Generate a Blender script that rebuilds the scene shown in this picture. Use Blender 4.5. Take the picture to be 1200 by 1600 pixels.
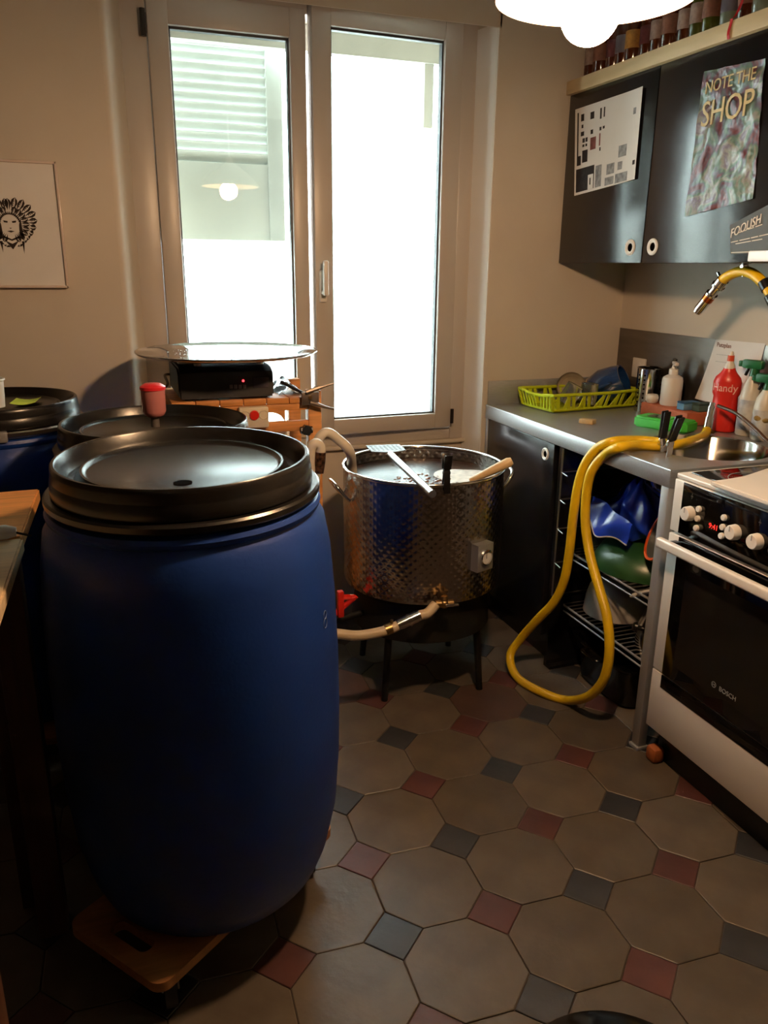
import bpy, bmesh, math, random
from mathutils import Vector, Matrix
from math import pi, sin, cos, tan, radians, hypot, atan2, sqrt

for _o in list(bpy.data.objects):
    bpy.data.objects.remove(_o, do_unlink=True)
SC = bpy.context.scene
COL = SC.collection
random.seed(7)

# ------------------------------------------------------------------ camera
FOC, PITCH, YAW, ROLL = 1241.0, radians(17.25), radians(20.0), radians(0.58)
EYE = Vector((0, 0, 1.46))
_F = Vector((sin(YAW) * cos(PITCH), cos(YAW) * cos(PITCH), -sin(PITCH)))
_R0 = Vector((cos(YAW), -sin(YAW), 0))
_U0 = _R0.cross(_F)
_R = _R0 * cos(ROLL) + _U0 * sin(ROLL)
_U = _U0 * cos(ROLL) - _R0 * sin(ROLL)
cam_data = bpy.data.cameras.new('camera')
cam_data.sensor_fit = 'VERTICAL'
cam_data.sensor_height = 36.0
cam_data.lens = FOC / 1600 * 36.0
cam_data.clip_start = 0.02
cam = bpy.data.objects.new('camera', cam_data)
COL.objects.link(cam)
_m = Matrix((_R, _U, -_F)).transposed().to_4x4()
_m.translation = EYE
cam.matrix_world = _m
SC.camera = cam


def ray(x, y):
    return _F + _R * ((x - 600) / FOC) - _U * ((y - 800) / FOC)


def on_z(x, y, z):
    d = ray(x, y)
    return EYE + d * ((z - EYE.z) / d.z)


def on_x(x, y, v):
    d = ray(x, y)
    return EYE + d * ((v - EYE.x) / d.x)


def on_y(x, y, v):
    d = ray(x, y)
    return EYE + d * ((v - EYE.y) / d.y)


# ------------------------------------------------------------------ world, exposure
world = bpy.data.worlds.new('overcast_sky')
SC.world = world
world.use_nodes = True
_wn = world.node_tree.nodes
_wn['Background'].inputs['Color'].default_value = (0.93, 0.98, 1.0, 1)
_wn['Background'].inputs['Strength'].default_value = 14.0
SC.view_settings.view_transform = 'Standard'
SC.view_settings.look = 'None'
SC.view_settings.gamma = 1.0
SC.view_settings.exposure = 0.16
SC.view_settings.use_curve_mapping = False
SC.cycles.sample_clamp_indirect = 6.0
SC.cycles.max_bounces = 10
SC.cycles.transparent_max_bounces = 16
SC.cycles.caustics_reflective = False
SC.cycles.caustics_refractive = False
LAMP_STRENGTH = 540.0
LAMP_COLOR = (1.0, 0.62, 0.34)


# ------------------------------------------------------------------ materials
def lin(c):
    return tuple((v / 12.92 if v <= 0.04045 else ((v + 0.055) / 1.055) ** 2.4) for v in (x / 255.0 for x in c))


MATS = {}


def mat(name, rgb, rough=0.5, metal=0.0, var=0.06, vscale=8.0, bump=0.0, bscale=60.0, spec=0.5, coat=0.0, rgb2=None,
        stretch=None, trans=0.0, emit=None, alpha=None, rvar=0.0):
    if name in MATS:
        return MATS[name]
    m = bpy.data.materials.new(name)
    m.use_nodes = True
    n, l = m.node_tree.nodes, m.node_tree.links
    b = n['Principled BSDF']
    c = lin(rgb)
    b.inputs['Roughness'].default_value = rough
    b.inputs['Metallic'].default_value = metal
    b.inputs['Specular IOR Level'].default_value = spec
    b.inputs['Coat Weight'].default_value = coat
    b.inputs['Transmission Weight'].default_value = trans
    tc = n.new('ShaderNodeTexCoord')
    mp = n.new('ShaderNodeMapping')
    l.new(tc.outputs['Object'], mp.inputs['Vector'])
    if stretch:
        mp.inputs['Scale'].default_value = stretch
    nz = n.new('ShaderNodeTexNoise')
    nz.inputs['Scale'].default_value = vscale
    nz.inputs['Detail'].default_value = 4
    l.new(mp.outputs['Vector'], nz.inputs['Vector'])
    rp = n.new('ShaderNodeValToRGB')
    rp.color_ramp.elements[0].position = 0.3
    rp.color_ramp.elements[1].position = 0.7
    c2 = lin(rgb2) if rgb2 else tuple(v * (1 - 2 * var) for v in c)
    rp.color_ramp.elements[0].color = (*c2, 1)
    rp.color_ramp.elements[1].color = (*(min(1, v * (1 + var)) for v in c), 1)
    l.new(nz.outputs['Fac'], rp.inputs['Fac'])
    l.new(rp.outputs['Color'], b.inputs['Base Color'])
    if rvar:
        mr = n.new('ShaderNodeMapRange')
        mr.inputs['To Min'].default_value = max(0.02, rough - rvar)
        mr.inputs['To Max'].default_value = rough + rvar
        l.new(nz.outputs['Fac'], mr.inputs['Value'])
        l.new(mr.outputs['Result'], b.inputs['Roughness'])
    if bump:
        nb = n.new('ShaderNodeTexNoise')
        nb.inputs['Scale'].default_value = bscale
        nb.inputs['Detail'].default_value = 5
        l.new(mp.outputs['Vector'], nb.inputs['Vector'])
        bp = n.new('ShaderNodeBump')
        bp.inputs['Strength'].default_value = bump
        bp.inputs['Distance'].default_value = 0.004
        l.new(nb.outputs['Fac'], bp.inputs['Height'])
        l.new(bp.outputs['Normal'], b.inputs['Normal'])
    if emit:
        b.inputs['Emission Color'].default_value = (*emit[0], 1)
        b.inputs['Emission Strength'].default_value = emit[1]
    if alpha is not None:
        b.inputs['Alpha'].default_value = alpha
    MATS[name] = m
    return m


def glass_pane_mat():
    m = bpy.data.materials.new('pane_glass')
    m.use_nodes = True
    n, l = m.node_tree.nodes, m.node_tree.links
    n.clear()
    out = n.new('ShaderNodeOutputMaterial')
    mx = n.new('ShaderNodeMixShader')
    fr = n.new('ShaderNodeFresnel')
    geo = n.new('ShaderNodeNewGeometry')
    ior = n.new('ShaderNodeMapRange')            # same reflectance on both faces of the thin pane
    ior.inputs['To Min'].default_value = 1.5
    ior.inputs['To Max'].default_value = 1 / 1.5
    l.new(geo.outputs['Backfacing'], ior.inputs['Value'])
    l.new(ior.outputs['Result'], fr.inputs['IOR'])
    tr = n.new('ShaderNodeBsdfTransparent')
    tr.inputs['Color'].default_value = (0.93, 0.97, 0.96, 1)
    gl = n.new('ShaderNodeBsdfGlossy')
    gl.inputs['Roughness'].default_value = 0.01
    l.new(fr.outputs['Fac'], mx.inputs['Fac'])
    l.new(tr.outputs['BSDF'], mx.inputs[1])
    l.new(gl.outputs['BSDF'], mx.inputs[2])
    l.new(mx.outputs['Shader'], out.inputs['Surface'])
    return m


def pot_steel_mat():
    """Stainless steel with a pressed honeycomb of shallow dimples."""
    m = mat('dimpled_steel', (176, 168, 160), rough=0.22, metal=1.0, var=0.05, vscale=5, rvar=0.05)
    n, l = m.node_tree.nodes, m.node_tree.links
    b = n['Principled BSDF']
    tc = n.new('ShaderNodeTexCoord')
    sp = n.new('ShaderNodeSeparateXYZ')
    l.new(tc.outputs['Object'], sp.inputs['Vector'])

    def mth(op, a, b_=None):
        k = n.new('ShaderNodeMath')
        k.operation = op
        for i, v in enumerate((a, b_)):
            if v is None:
                continue
            if isinstance(v, (int, float)):
                k.inputs[i].default_value = v
            else:
                l.new(v, k.inputs[i])
        return k.outputs[0]
    ang = mth('ARCTAN2', sp.outputs['Y'], sp.outputs['X'])
    u = mth('MULTIPLY', ang, 56 / 2.0)           # 56 dimples round the pot (sin period 2 pi)
    v = mth('MULTIPLY', sp.outputs['Z'], pi / 0.029)
    a1 = mth('SINE', mth('ADD', u, v))
    a2 = mth('SINE', mth('SUBTRACT', u, v))
    h = mth('MULTIPLY', mth('MULTIPLY', a1, a1), mth('MULTIPLY', a2, a2))
    bp = n.new('ShaderNodeBump')
    bp.inputs['Strength'].default_value = 0.26
    bp.inputs['Distance'].default_value = 0.004
    l.new(h, bp.inputs['Height'])
    l.new(bp.outputs['Normal'], b.inputs['Normal'])
    return m


def tile_mat(name, rgb, rgb2):
    m = mat(name, rgb, rough=0.42, var=0.1, vscale=9, bump=0.25, bscale=45, rgb2=rgb2, rvar=0.08)
    n, l = m.node_tree.nodes, m.node_tree.links
    b = n['Principled BSDF']
    src = b.inputs['Base Color'].links[0].from_socket
    oi = n.new('ShaderNodeObjectInfo')
    mr = n.new('ShaderNodeMapRange')
    mr.inputs['To Min'].default_value = 0.82
    mr.inputs['To Max'].default_value = 1.12
    l.new(oi.outputs['Random'], mr.inputs['Value'])
    hs = n.new('ShaderNodeHueSaturation')
    l.new(mr.outputs['Result'], hs.inputs['Value'])
    l.new(src, hs.inputs['Color'])
    l.new(hs.outputs['Color'], b.inputs['Base Color'])
    return m


def hop_poster_mat():
    m = bpy.data.materials.new('poster_hop_print')
    m.use_nodes = True
    n, l = m.node_tree.nodes, m.node_tree.links
    b = n['Principled BSDF']
    b.inputs['Roughness'].default_value = 0.28
    tc = n.new('ShaderNodeTexCoord')
    n1 = n.new('ShaderNodeTexNoise')
    n1.inputs['Scale'].default_value = 13
    n1.inputs['Detail'].default_value = 5
    n1.inputs['Distortion'].default_value = 0.8
    l.new(tc.outputs['Object'], n1.inputs['Vector'])
    rp = n.new('ShaderNodeValToRGB')
    e = rp.color_ramp.elements
    e[0].position, e[0].color = 0.30, (*lin((46, 42, 54)), 1)
    e[1].position, e[1].color = 0.75, (*lin((168, 172, 178)), 1)
    for p, c in ((0.40, (104, 58, 66)), (0.46, (84, 84, 100)), (0.52, (84, 112, 98)), (0.58, (132, 132, 124)), (0.64, (100, 88, 108))):
        k = e.new(p)
        k.color = (*lin(c), 1)
    l.new(n1.outputs['Fac'], rp.inputs['Fac'])
    l.new(rp.outputs['Color'], b.inputs['Base Color'])
    n2 = n.new('ShaderNodeTexNoise')
    n2.inputs['Scale'].default_value = 22
    l.new(tc.outputs['Object'], n2.inputs['Vector'])
    bp = n.new('ShaderNodeBump')
    bp.inputs['Strength'].default_value = 0.7
    bp.inputs['Distance'].default_value = 0.012
    l.new(n2.outputs['Fac'], bp.inputs['Height'])
    l.new(bp.outputs['Normal'], b.inputs['Normal'])
    return m


W_WALL = mat('painted_plaster', (206, 196, 182), rough=0.85, var=0.03, vscale=3, bump=0.06, bscale=90)
W_NICHE = mat('niche_paint', (206, 196, 180), rough=0.7, var=0.03, vscale=3)
W_PVC = mat('white_window_plastic', (190, 182, 174), rough=0.35, var=0.01)
W_GASK = mat('grey_gasket', (60, 64, 70), rough=0.5)
GLASS = glass_pane_mat()
STEEL = mat('brushed_steel', (186, 188, 190), rough=0.4, metal=0.75, var=0.06, vscale=30, stretch=(1, 12, 12), rvar=0.06)
STEEL_S = mat('polished_steel', (200, 198, 194), rough=0.12, metal=1.0, var=0.04)
STEEL_P = mat('grey_steel_profile', (160, 161, 163), rough=0.42, metal=0.35, var=0.04)
CHROME = mat('chrome', (225, 225, 225), rough=0.08, metal=1.0, var=0.02)
BRASS = mat('brass', (158, 130, 88), rough=0.36, metal=1.0, var=0.08, vscale=40)
BLACK_LAM = mat('black_laminate', (20, 20, 23), rough=0.2, var=0.15, vscale=6, spec=0.6, bump=0.02, bscale=20)
BLACK_PL = mat('black_plastic', (16, 15, 15), rough=0.32, var=0.1)
BLACK_LID = mat('black_drum_lid_plastic', (24, 22, 21), rough=0.27, var=0.05, vscale=30, bump=0.03, bscale=110)
BLACK_GL = mat('black_glass', (6, 6, 7), rough=0.05, var=0.02, spec=0.6)
BLUE_DRUM = mat('blue_drum_plastic', (16, 54, 132), rough=0.42, var=0.08, vscale=5, bump=0.12, bscale=130, spec=0.45)
BLUE_DARK = mat('blue_drum_rim_plastic', (18, 44, 122), rough=0.35)
WHITE_EN = mat('white_enamel', (224, 216, 206), rough=0.28, var=0.02)
WHITE_PL = mat('white_plastic', (226, 222, 216), rough=0.4, var=0.02)
CREAM_PL = mat('cream_plastic', (214, 200, 172), rough=0.45, var=0.04)
YELLOW_H = mat('yellow_hose_rubber', (228, 186, 20), rough=0.38, var=0.07, vscale=12, bump=0.04)
BEIGE_H = mat('beige_hose_rubber', (206, 184, 150), rough=0.45, var=0.05)
WOOD_O = mat('orange_pine', (206, 138, 74), rough=0.5, var=0.14, vscale=6, stretch=(1, 14, 14), bump=0.05)
WOOD_P = mat('pale_pine', (216, 186, 140), rough=0.5, var=0.08, vscale=6, stretch=(14, 1, 14), bump=0.04)
WOOD_T = mat('tan_wood', (196, 150, 98), rough=0.55, var=0.12, vscale=7, stretch=(1, 10, 10))
WOOD_D = mat('dark_leg_wood', (84, 50, 28), rough=0.55, var=0.15, vscale=6, stretch=(10, 10, 1))
LIME = mat('lime_plastic', (196, 210, 24), rough=0.35, var=0.03, spec=0.5)
GREEN_PL = mat('bright_green_plastic', (70, 190, 70), rough=0.38, var=0.03)
GREEN_DK = mat('dark_green_plastic', (16, 92, 48), rough=0.35, var=0.05)
RED_PL = mat('red_plastic', (214, 40, 28), rough=0.32, var=0.03)
RED_DK = mat('deep_red_plastic', (180, 22, 24), rough=0.35)
TERRA = mat('terracotta_clay', (186, 104, 72), rough=0.7, var=0.1, vscale=20, bump=0.1)
PAPER = mat('white_paper', (228, 226, 224), rough=0.7, var=0.02)
PAPER_G = mat('grey_print', (150, 152, 156), rough=0.7, var=0.25, vscale=60)
INK = mat('dark_print', (34, 28, 30), rough=0.7, var=0.35, vscale=60)
INK_R = mat('red_brown_print', (126, 70, 66), rough=0.7, var=0.2, vscale=50)
CLEAR_PL = mat('clear_acrylic', (214, 196, 186), rough=0.2, var=0.02)
POT_ST = pot_steel_mat()


# ------------------------------------------------------------------ mesh helpers
ORI = {}


class B:
    def __init__(self):
        self.bm = bmesh.new()

    def _add(self, bm2, M=None):
        if M is not None:
            bm2.transform(M)
        me = bpy.data.meshes.new('tmp')
        bm2.to_mesh(me)
        bm2.free()
        self.bm.from_mesh(me)
        bpy.data.meshes.remove(me)
        return self

    def box(self, lo, hi, bev=0.0, seg=2, M=None):
        b = bmesh.new()
        bmesh.ops.create_cube(b, size=1.0)
        c = [(lo[i] + hi[i]) / 2 for i in range(3)]
        s = [abs(hi[i] - lo[i]) for i in range(3)]
        for v in b.verts:
            v.co = Vector((v.co.x * s[0] + c[0], v.co.y * s[1] + c[1], v.co.z * s[2] + c[2]))
        if bev > 0:
            bmesh.ops.bevel(b, geom=b.edges[:], offset=min(bev, min(s) * 0.45), segments=seg, affect='EDGES', profile=0.5)
        return self._add(b, M)

    def cyl(self, p0, p1, r0, r1=None, n=20, caps=True):
        r1 = r0 if r1 is None else r1
        p0, p1 = Vector(p0), Vector(p1)
        d = (p1 - p0).normalized()
        a = d.orthogonal().normalized()
        c = d.cross(a)
        b = bmesh.new()
        A = [b.verts.new(p0 + (a * cos(2 * pi * i / n) + c * sin(2 * pi * i / n)) * r0) for i in range(n)]
        Z = [b.verts.new(p1 + (a * cos(2 * pi * i / n) + c * sin(2 * pi * i / n)) * r1) for i in range(n)]
        for i in range(n):
            j = (i + 1) % n
            b.faces.new((A[i], A[j], Z[j], Z[i]))
        if caps:
            b.faces.new(A[::-1])
            b.faces.new(Z)
        return self._add(b)

    def tube(self, pts, r, n=10, closed=False, caps=True, flat=None):
        pts = [Vector(p) for p in pts]
        N = len(pts)
        rr = r if isinstance(r, (list, tuple)) else [r] * N
        b = bmesh.new()
        rings = []
        prev = None
        for i, p in enumerate(pts):
            if closed:
                t = (pts[(i + 1) % N] - pts[i - 1]).normalized()
            else:
                t = (pts[min(i + 1, N - 1)] - pts[max(i - 1, 0)]).normalized()
            if prev is None:
                a = t.orthogonal().normalized()
            else:
                a = prev - t * prev.dot(t)
                a = a.normalized() if a.length > 1e-6 else t.orthogonal().normalized()
            prev = a
            c = t.cross(a)
            rings.append([b.verts.new(p + (a * cos(2 * pi * k / n) + c * sin(2 * pi * k / n)) * rr[i]) for k in range(n)])
        for i in range(N if closed else N - 1):
            A, Z = rings[i], rings[(i + 1) % N]
            for k in range(n):
                j = (k + 1) % n
                b.faces.new((A[k], A[j], Z[j], Z[k]))
        if caps and not closed:
            b.faces.new(rings[0][::-1])
            b.faces.new(rings[-1])
        return self._add(b)

    def lathe(self, prof, n=48, M=None, closed_prof=False):
        """prof: [(r, z)], revolved about Z."""
        b = bmesh.new()
        rings = []
        for r, z in prof:
            if r < 1e-6:
                rings.append([b.verts.new((0, 0, z))])
            else:
                rings.append([b.verts.new((r * cos(2 * pi * k / n), r * sin(2 * pi * k / n), z)) for k in range(n)])
        seq = list(range(len(rings) - 1))
        pairs = [(i, i + 1) for i in seq] + ([(len(rings) - 1, 0)] if closed_prof else [])
        for i, j2 in pairs:
            A, Z = rings[i], rings[j2]
            for k in range(n):
                j = (k + 1) % n
                if len(A) == 1 and len(Z) == 1:
                    continue
                if len(A) == 1:
                    b.faces.new((A[0], Z[j], Z[k]))
                elif len(Z) == 1:
                    b.faces.new((A[k], A[j], Z[0]))
                else:
                    b.faces.new((A[k], A[j], Z[j], Z[k]))
        bmesh.ops.recalc_face_normals(b, faces=b.faces[:])
        return self._add(b, M)

    def prism(self, poly, z0, z1, M=None, bev=0.0, seg=2):
        b = bmesh.new()
        A = [b.verts.new((x, y, z0)) for x, y in poly]
        Z = [b.verts.new((x, y, z1)) for x, y in poly]
        n = len(poly)
        b.faces.new(A[::-1])
        b.faces.new(Z)
        for i in range(n):
            j = (i + 1) % n
            b.faces.new((A[i], A[j], Z[j], Z[i]))
        bmesh.ops.recalc_face_normals(b, faces=b.faces[:])
        if bev > 0:
            bmesh.ops.bevel(b, geom=[e for e in b.edges if abs(e.verts[0].co.z - e.verts[1].co.z) < 1e-7], offset=bev, segments=seg, affect='EDGES')
        return self._add(b, M)

    def grid(self, fn, nu, nv, thick=0.0):
        b = bmesh.new()
        V = [[b.verts.new(fn(i / nu, j / nv)) for j in range(nv + 1)] for i in range(nu + 1)]
        for i in range(nu):
            for j in range(nv):
                b.faces.new((V[i][j], V[i + 1][j], V[i + 1][j + 1], V[i][j + 1]))
        if thick:
            bmesh.ops.recalc_face_normals(b, faces=b.faces[:])
            bmesh.ops.solidify(b, geom=b.faces[:], thickness=thick)
        return self._add(b)

    def sphere(self, c, r, u=20, v=12, sq=(1, 1, 1)):
        b = bmesh.new()
        bmesh.ops.create_uvsphere(b, u_segments=u, v_segments=v, radius=1.0)
        for q in b.verts:
            q.co = Vector((q.co.x * r * sq[0] + c[0], q.co.y * r * sq[1] + c[1], q.co.z * r * sq[2] + c[2]))
        return self._add(b)

    def out(self, name, material, parent=None, origin=None, smooth=38, M=None):
        if M is not None:
            self.bm.transform(M)
        o0 = ORI.get(parent.name) if parent is not None else Vector(origin) if origin is not None else None
        if o0 is None:
            xs = [v.co for v in self.bm.verts]
            o0 = Vector(((min(c.x for c in xs) + max(c.x for c in xs)) / 2, (min(c.y for c in xs) + max(c.y for c in xs)) / 2, min(c.z for c in xs)))
        bmesh.ops.translate(self.bm, vec=-o0, verts=self.bm.verts[:])
        me = bpy.data.meshes.new(name)
        self.bm.to_mesh(me)
        self.bm.free()
        if smooth:
            me.polygons.foreach_set('use_smooth', [True] * len(me.polygons))
            me.set_sharp_from_angle(angle=radians(smooth))
        me.materials.append(material)
        ob = bpy.data.objects.new(name, me)
        COL.objects.link(ob)
        if parent is not None:
            ob.parent = parent
        else:
            ob.location = o0
        ORI[ob.name] = o0
        return ob


def tag(o, label=None, cat=None, group=None, kind=None):
    if label:
        o['label'] = label
    if cat:
        o['category'] = cat
    if group:
        o['group'] = group
    if kind:
        o['kind'] = kind
    return o


def thing(name, label, cat, loc, group=None):
    o = bpy.data.objects.new(name, None)
    o.empty_display_size = 0.05
    o.location = loc
    COL.objects.link(o)
    ORI[o.name] = Vector(loc)
    return tag(o, label, cat, group)


def setting(name, loc=(0, 0, 0)):
    o = bpy.data.objects.new(name, None)
    o.location = loc
    COL.objects.link(o)
    ORI[o.name] = Vector(loc)
    o['kind'] = 'structure'
    return o


def dup(root, loc, label=None, rotz=None, scale=None, swap=None):
    def cp(o, par):
        c = o.copy()
        COL.objects.link(c)
        c.parent = par
        ORI[c.name] = Vector(loc)
        if swap and o.type == 'MESH' and o.data.materials and o.data.materials[0] in swap:
            c.data = o.data.copy()
            c.data.materials[0] = swap[o.data.materials[0]]
        for ch in o.children:
            cp(ch, c)
        return c
    kids = list(root.children)
    r = root.copy()
    COL.objects.link(r)
    r.location = loc
    ORI[r.name] = Vector(loc)
    if rotz is not None:
        r.rotation_euler.z = rotz
    if scale is not None:
        r.scale = scale
    if label:
        r['label'] = label
    if swap and root.type == 'MESH' and root.data.materials[0] in swap:
        r.data = root.data.copy()
        r.data.materials[0] = swap[root.data.materials[0]]
    for ch in kids:
        cp(ch, r)
    return r


def lettering(name, s, size, right, up, origin, material, parent, depth=0.0006, align='LEFT', sx=1.0, shear=0.0, spacing=1.0):
    cu = bpy.data.curves.new('txt', 'FONT')
    cu.body = s
    cu.size = size
    cu.align_x = align
    cu.extrude = depth
    cu.shear = shear
    cu.space_character = spacing
    cu.resolution_u = 3
    o = bpy.data.objects.new('txt', cu)
    COL.objects.link(o)
    dg = bpy.context.evaluated_depsgraph_get()
    me = bpy.data.meshes.new_from_object(o.evaluated_get(dg))
    bpy.data.objects.remove(o, do_unlink=True)
    bpy.data.curves.remove(cu)
    r, u = Vector(right).normalized(), Vector(up).normalized()
    nrm = r.cross(u)
    M = Matrix((r * sx, u, nrm)).transposed().to_4x4()
    M.translation = Vector(origin) - ORI[parent.name]
    me.transform(M)
    me.materials.clear()
    me.materials.append(material)
    ob = bpy.data.objects.new(name, me)
    COL.objects.link(ob)
    ob.parent = parent
    ORI[ob.name] = ORI[parent.name]
    return ob


def spline(pts, n=8, closed=False):
    pts = [Vector(p) for p in pts]
    N = len(pts)
    out = []
    for i in range(N if closed else N - 1):
        if closed:
            p0, p1, p2, p3 = pts[i - 1], pts[i], pts[(i + 1) % N], pts[(i + 2) % N]
        else:
            p0, p1, p2, p3 = pts[max(i - 1, 0)], pts[i], pts[i + 1], pts[min(i + 2, N - 1)]
        for k in range(n):
            t = k / n
            out.append(0.5 * ((2 * p1) + (p2 - p0) * t + (2 * p0 - 5 * p1 + 4 * p2 - p3) * t * t + (3 * p1 - p0 - 3 * p2 + p3) * t ** 3))
    if not closed:
        out.append(pts[-1])
    return out


def frame2d(u, v, o):
    """Matrix that takes local XY (and Z = u x v) to the plane through o spanned by u, v."""
    u, v = Vector(u).normalized(), Vector(v).normalized()
    M = Matrix((u, v, u.cross(v))).transposed().to_4x4()
    M.translation = Vector(o)
    return M


def to_dir(d, o):
    """Matrix taking local Z to direction d at point o."""
    M = Vector(d).normalized().to_track_quat('Z', 'Y').to_matrix().to_4x4()
    M.translation = Vector(o)
    return M


# ================================================================== THE ROOM
XR, YW, ZC = 2.13, 2.926, 2.80
XL, YN = -1.9, -2.2
FL0 = -0.004


def arc2(c, r, a0, a1, n=5):
    return [(c[0] + r * cos(a0 + (a1 - a0) * i / n), c[1] + r * sin(a0 + (a1 - a0) * i / n)) for i in range(n + 1)]


b = B()
b.prism([(XL - 0.1, YW)] + [(0.112, YW)] + arc2((0.112, YW + 0.026), 0.026, -pi / 2, -0.42, 6) + [(0.180, 3.04), (0.180, 3.30), (XL - 0.1, 3.30)], 0.0, ZC)
b.prism([(1.462, 3.30), (1.462, 3.04)] + [(1.487, YW + 0.006), (1.494, YW)] + [(XR + 0.1, YW), (XR + 0.1, 3.30)], 0.0, ZC)
b.prism([(YW, 2.285), (YW, ZC), (3.30, ZC), (3.30, 2.325), (3.04, 2.325)], 0.12, 1.50, M=Matrix(((0, 0, 1, 0), (1, 0, 0, 0), (0, 1, 0, 0), (0, 0, 0, 1))))
b.box((0.15, 3.045, 0.0), (1.47, 3.30, 0.742))
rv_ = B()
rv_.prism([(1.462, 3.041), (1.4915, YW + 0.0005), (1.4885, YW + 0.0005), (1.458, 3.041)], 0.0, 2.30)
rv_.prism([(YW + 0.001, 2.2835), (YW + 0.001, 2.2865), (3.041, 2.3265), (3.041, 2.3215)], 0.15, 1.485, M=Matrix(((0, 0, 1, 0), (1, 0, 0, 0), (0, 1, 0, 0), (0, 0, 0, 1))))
tag(rv_.out('trim_3', mat('daylight_white_reveal', (234, 232, 228), rough=0.35, var=0.01), smooth=0), kind='structure')  # added lining; its white puts the daylight on the reveal into the colour
tag(b.out('wall_far', W_WALL, smooth=30), kind='structure')
b = B(); b.box((XR, YN, 0), (XR + 0.1, YW, ZC)); tag(b.out('wall_right', W_WALL, smooth=0), kind='structure')
W_DIM = mat('taupe_plaster', (112, 98, 84), rough=0.85, var=0.03, vscale=3)  # for the unseen walls, coloured darker to cut bounced light
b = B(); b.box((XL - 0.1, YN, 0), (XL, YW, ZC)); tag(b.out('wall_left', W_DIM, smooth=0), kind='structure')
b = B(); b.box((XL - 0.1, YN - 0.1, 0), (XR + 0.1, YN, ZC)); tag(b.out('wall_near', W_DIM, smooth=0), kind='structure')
b = B(); b.box((XL - 0.1, YN - 0.1, ZC), (XR + 0.1, 3.30, ZC + 0.1)); tag(b.out('ceiling', mat('ceiling_paint', (222, 216, 206), rough=0.9), smooth=0), kind='structure')
b = B(); b.box((0.14, 3.02, 0.742), (1.468, 3.06, 0.757), bev=0.004)
tag(b.out('trim_1', W_NICHE, smooth=40), kind='structure')

# floor: grout bed with octagon and inset square tiles
GROUT = mat('dark_grout', (70, 60, 52), rough=0.8, var=0.2, vscale=30)
b = B()
b.box((XL - 0.1, YN - 0.1, -0.1), (XR + 0.1, 3.30, FL0))
floor = tag(b.out('floor', GROUT, origin=(0, 0, 0), smooth=0), kind='structure')
T_GREY = tile_mat('tile_grey_cement', (94, 85, 74), (78, 70, 61))
T_WARM = tile_mat('tile_warm_cement', (88, 78, 66), (72, 64, 54))
T_ROSE = tile_mat('tile_rose_cement', (84, 64, 57), (69, 53, 48))
T_DARK = tile_mat('tile_dark_slate', (52, 53, 57), (40, 42, 46))
T_RED = tile_mat('tile_brick_red', (86, 51, 47), (70, 42, 39))
LA = Vector((0.25147, -0.01256))
LB = Vector((-0.01256, -0.25147))
LO = Vector((0.8139, 2.0888))
HH = 0.285          # half diagonal of the inset squares, in lattice units


def tile_mesh(name, poly, m):
    g = 0.0014
    c = Vector((sum(p.x for p in poly) / len(poly), sum(p.y for p in poly) / len(poly)))
    ins = [p - (p - c).normalized() * g for p in poly]
    top = [p - (p - c).normalized() * 0.0022 for p in ins]
    n = len(poly)
    V = [(p.x, p.y, FL0) for p in ins] + [(p.x, p.y, -0.0012) for p in ins] + [(p.x, p.y, 0.0) for p in top]
    Fc = [tuple(range(2 * n, 3 * n))]
    for k in range(2):
        for i in range(n):
            j = (i + 1) % n
            Fc.append((k * n + i, k * n + j, (k + 1) * n + j, (k + 1) * n + i))
    me = bpy.data.meshes.new(name)
    me.from_pydata(V, [], Fc)
    bm = bmesh.new(); bm.from_mesh(me); bmesh.ops.recalc_face_normals(bm, faces=bm.faces[:]); bm.to_mesh(me); bm.free()
    me.materials.append(m)
    return me


octp = []
cc = [(-0.5, -0.5), (0.5, -0.5), (0.5, 0.5), (-0.5, 0.5)]
for i in range(4):
    p0, p1 = Vector(cc[i]), Vector(cc[(i + 1) % 4])
    d = (p1 - p0).normalized()
    octp += [p0 + d * HH, p1 - d * HH]
octp = [LA * p.x + LB * p.y for p in octp]
sqp = [LA * HH, LB * HH, -LA * HH, -LB * HH]
OCT = [tile_mesh('octagon_tile', octp, m) for m in (T_GREY, T_WARM, T_ROSE)]
SQD, SQR = tile_mesh('square_tile', sqp, T_DARK), tile_mesh('square_tile', sqp, T_RED)
rng = random.Random(4)
for i in range(-9, 7):
    for j in range(-5, 9):
        c = LO + LA * (i + 0.5) + LB * (j + 0.5)
        if -1.45 < c.x < 1.98 and 0.2 < c.y < 2.79:
            k = 2 if (i, j) in ((1, -1), (4, 1), (-1, -2)) else (1 if rng.random() < 0.4 else 0)
            o = bpy.data.objects.new('octagon_tile', OCT[k]); COL.objects.link(o); o.parent = floor
            o.location = (c.x, c.y, rng.uniform(-0.0006, 0.0006))
        c = LO + LA * i + LB * j
        if -1.45 < c.x < 2.04 and 0.2 < c.y < 2.84:
            o = bpy.data.objects.new('square_tile', SQD if (i + j) % 2 == 0 else SQR); COL.objects.link(o); o.parent = floor
            o.location = (c.x, c.y, rng.uniform(-0.0006, 0.0006))

# ------------------------------------------------------------------ window
win = setting('window_1', (0.8, 3.07, 0.757))
b = B()
b.box((0.176, 3.04, 0.757), (0.262, 3.10, 2.33), bev=0.004)
b.box((1.400, 3.04, 0.757), (1.466, 3.10, 2.33), bev=0.004)
b.box((0.262, 3.04, 2.285), (1.400, 3.10, 2.33), bev=0.004)
b.box((0.262, 3.04, 0.757), (1.400, 3.10, 0.806), bev=0.004)
b.out('frame', W_PVC, win)


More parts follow.
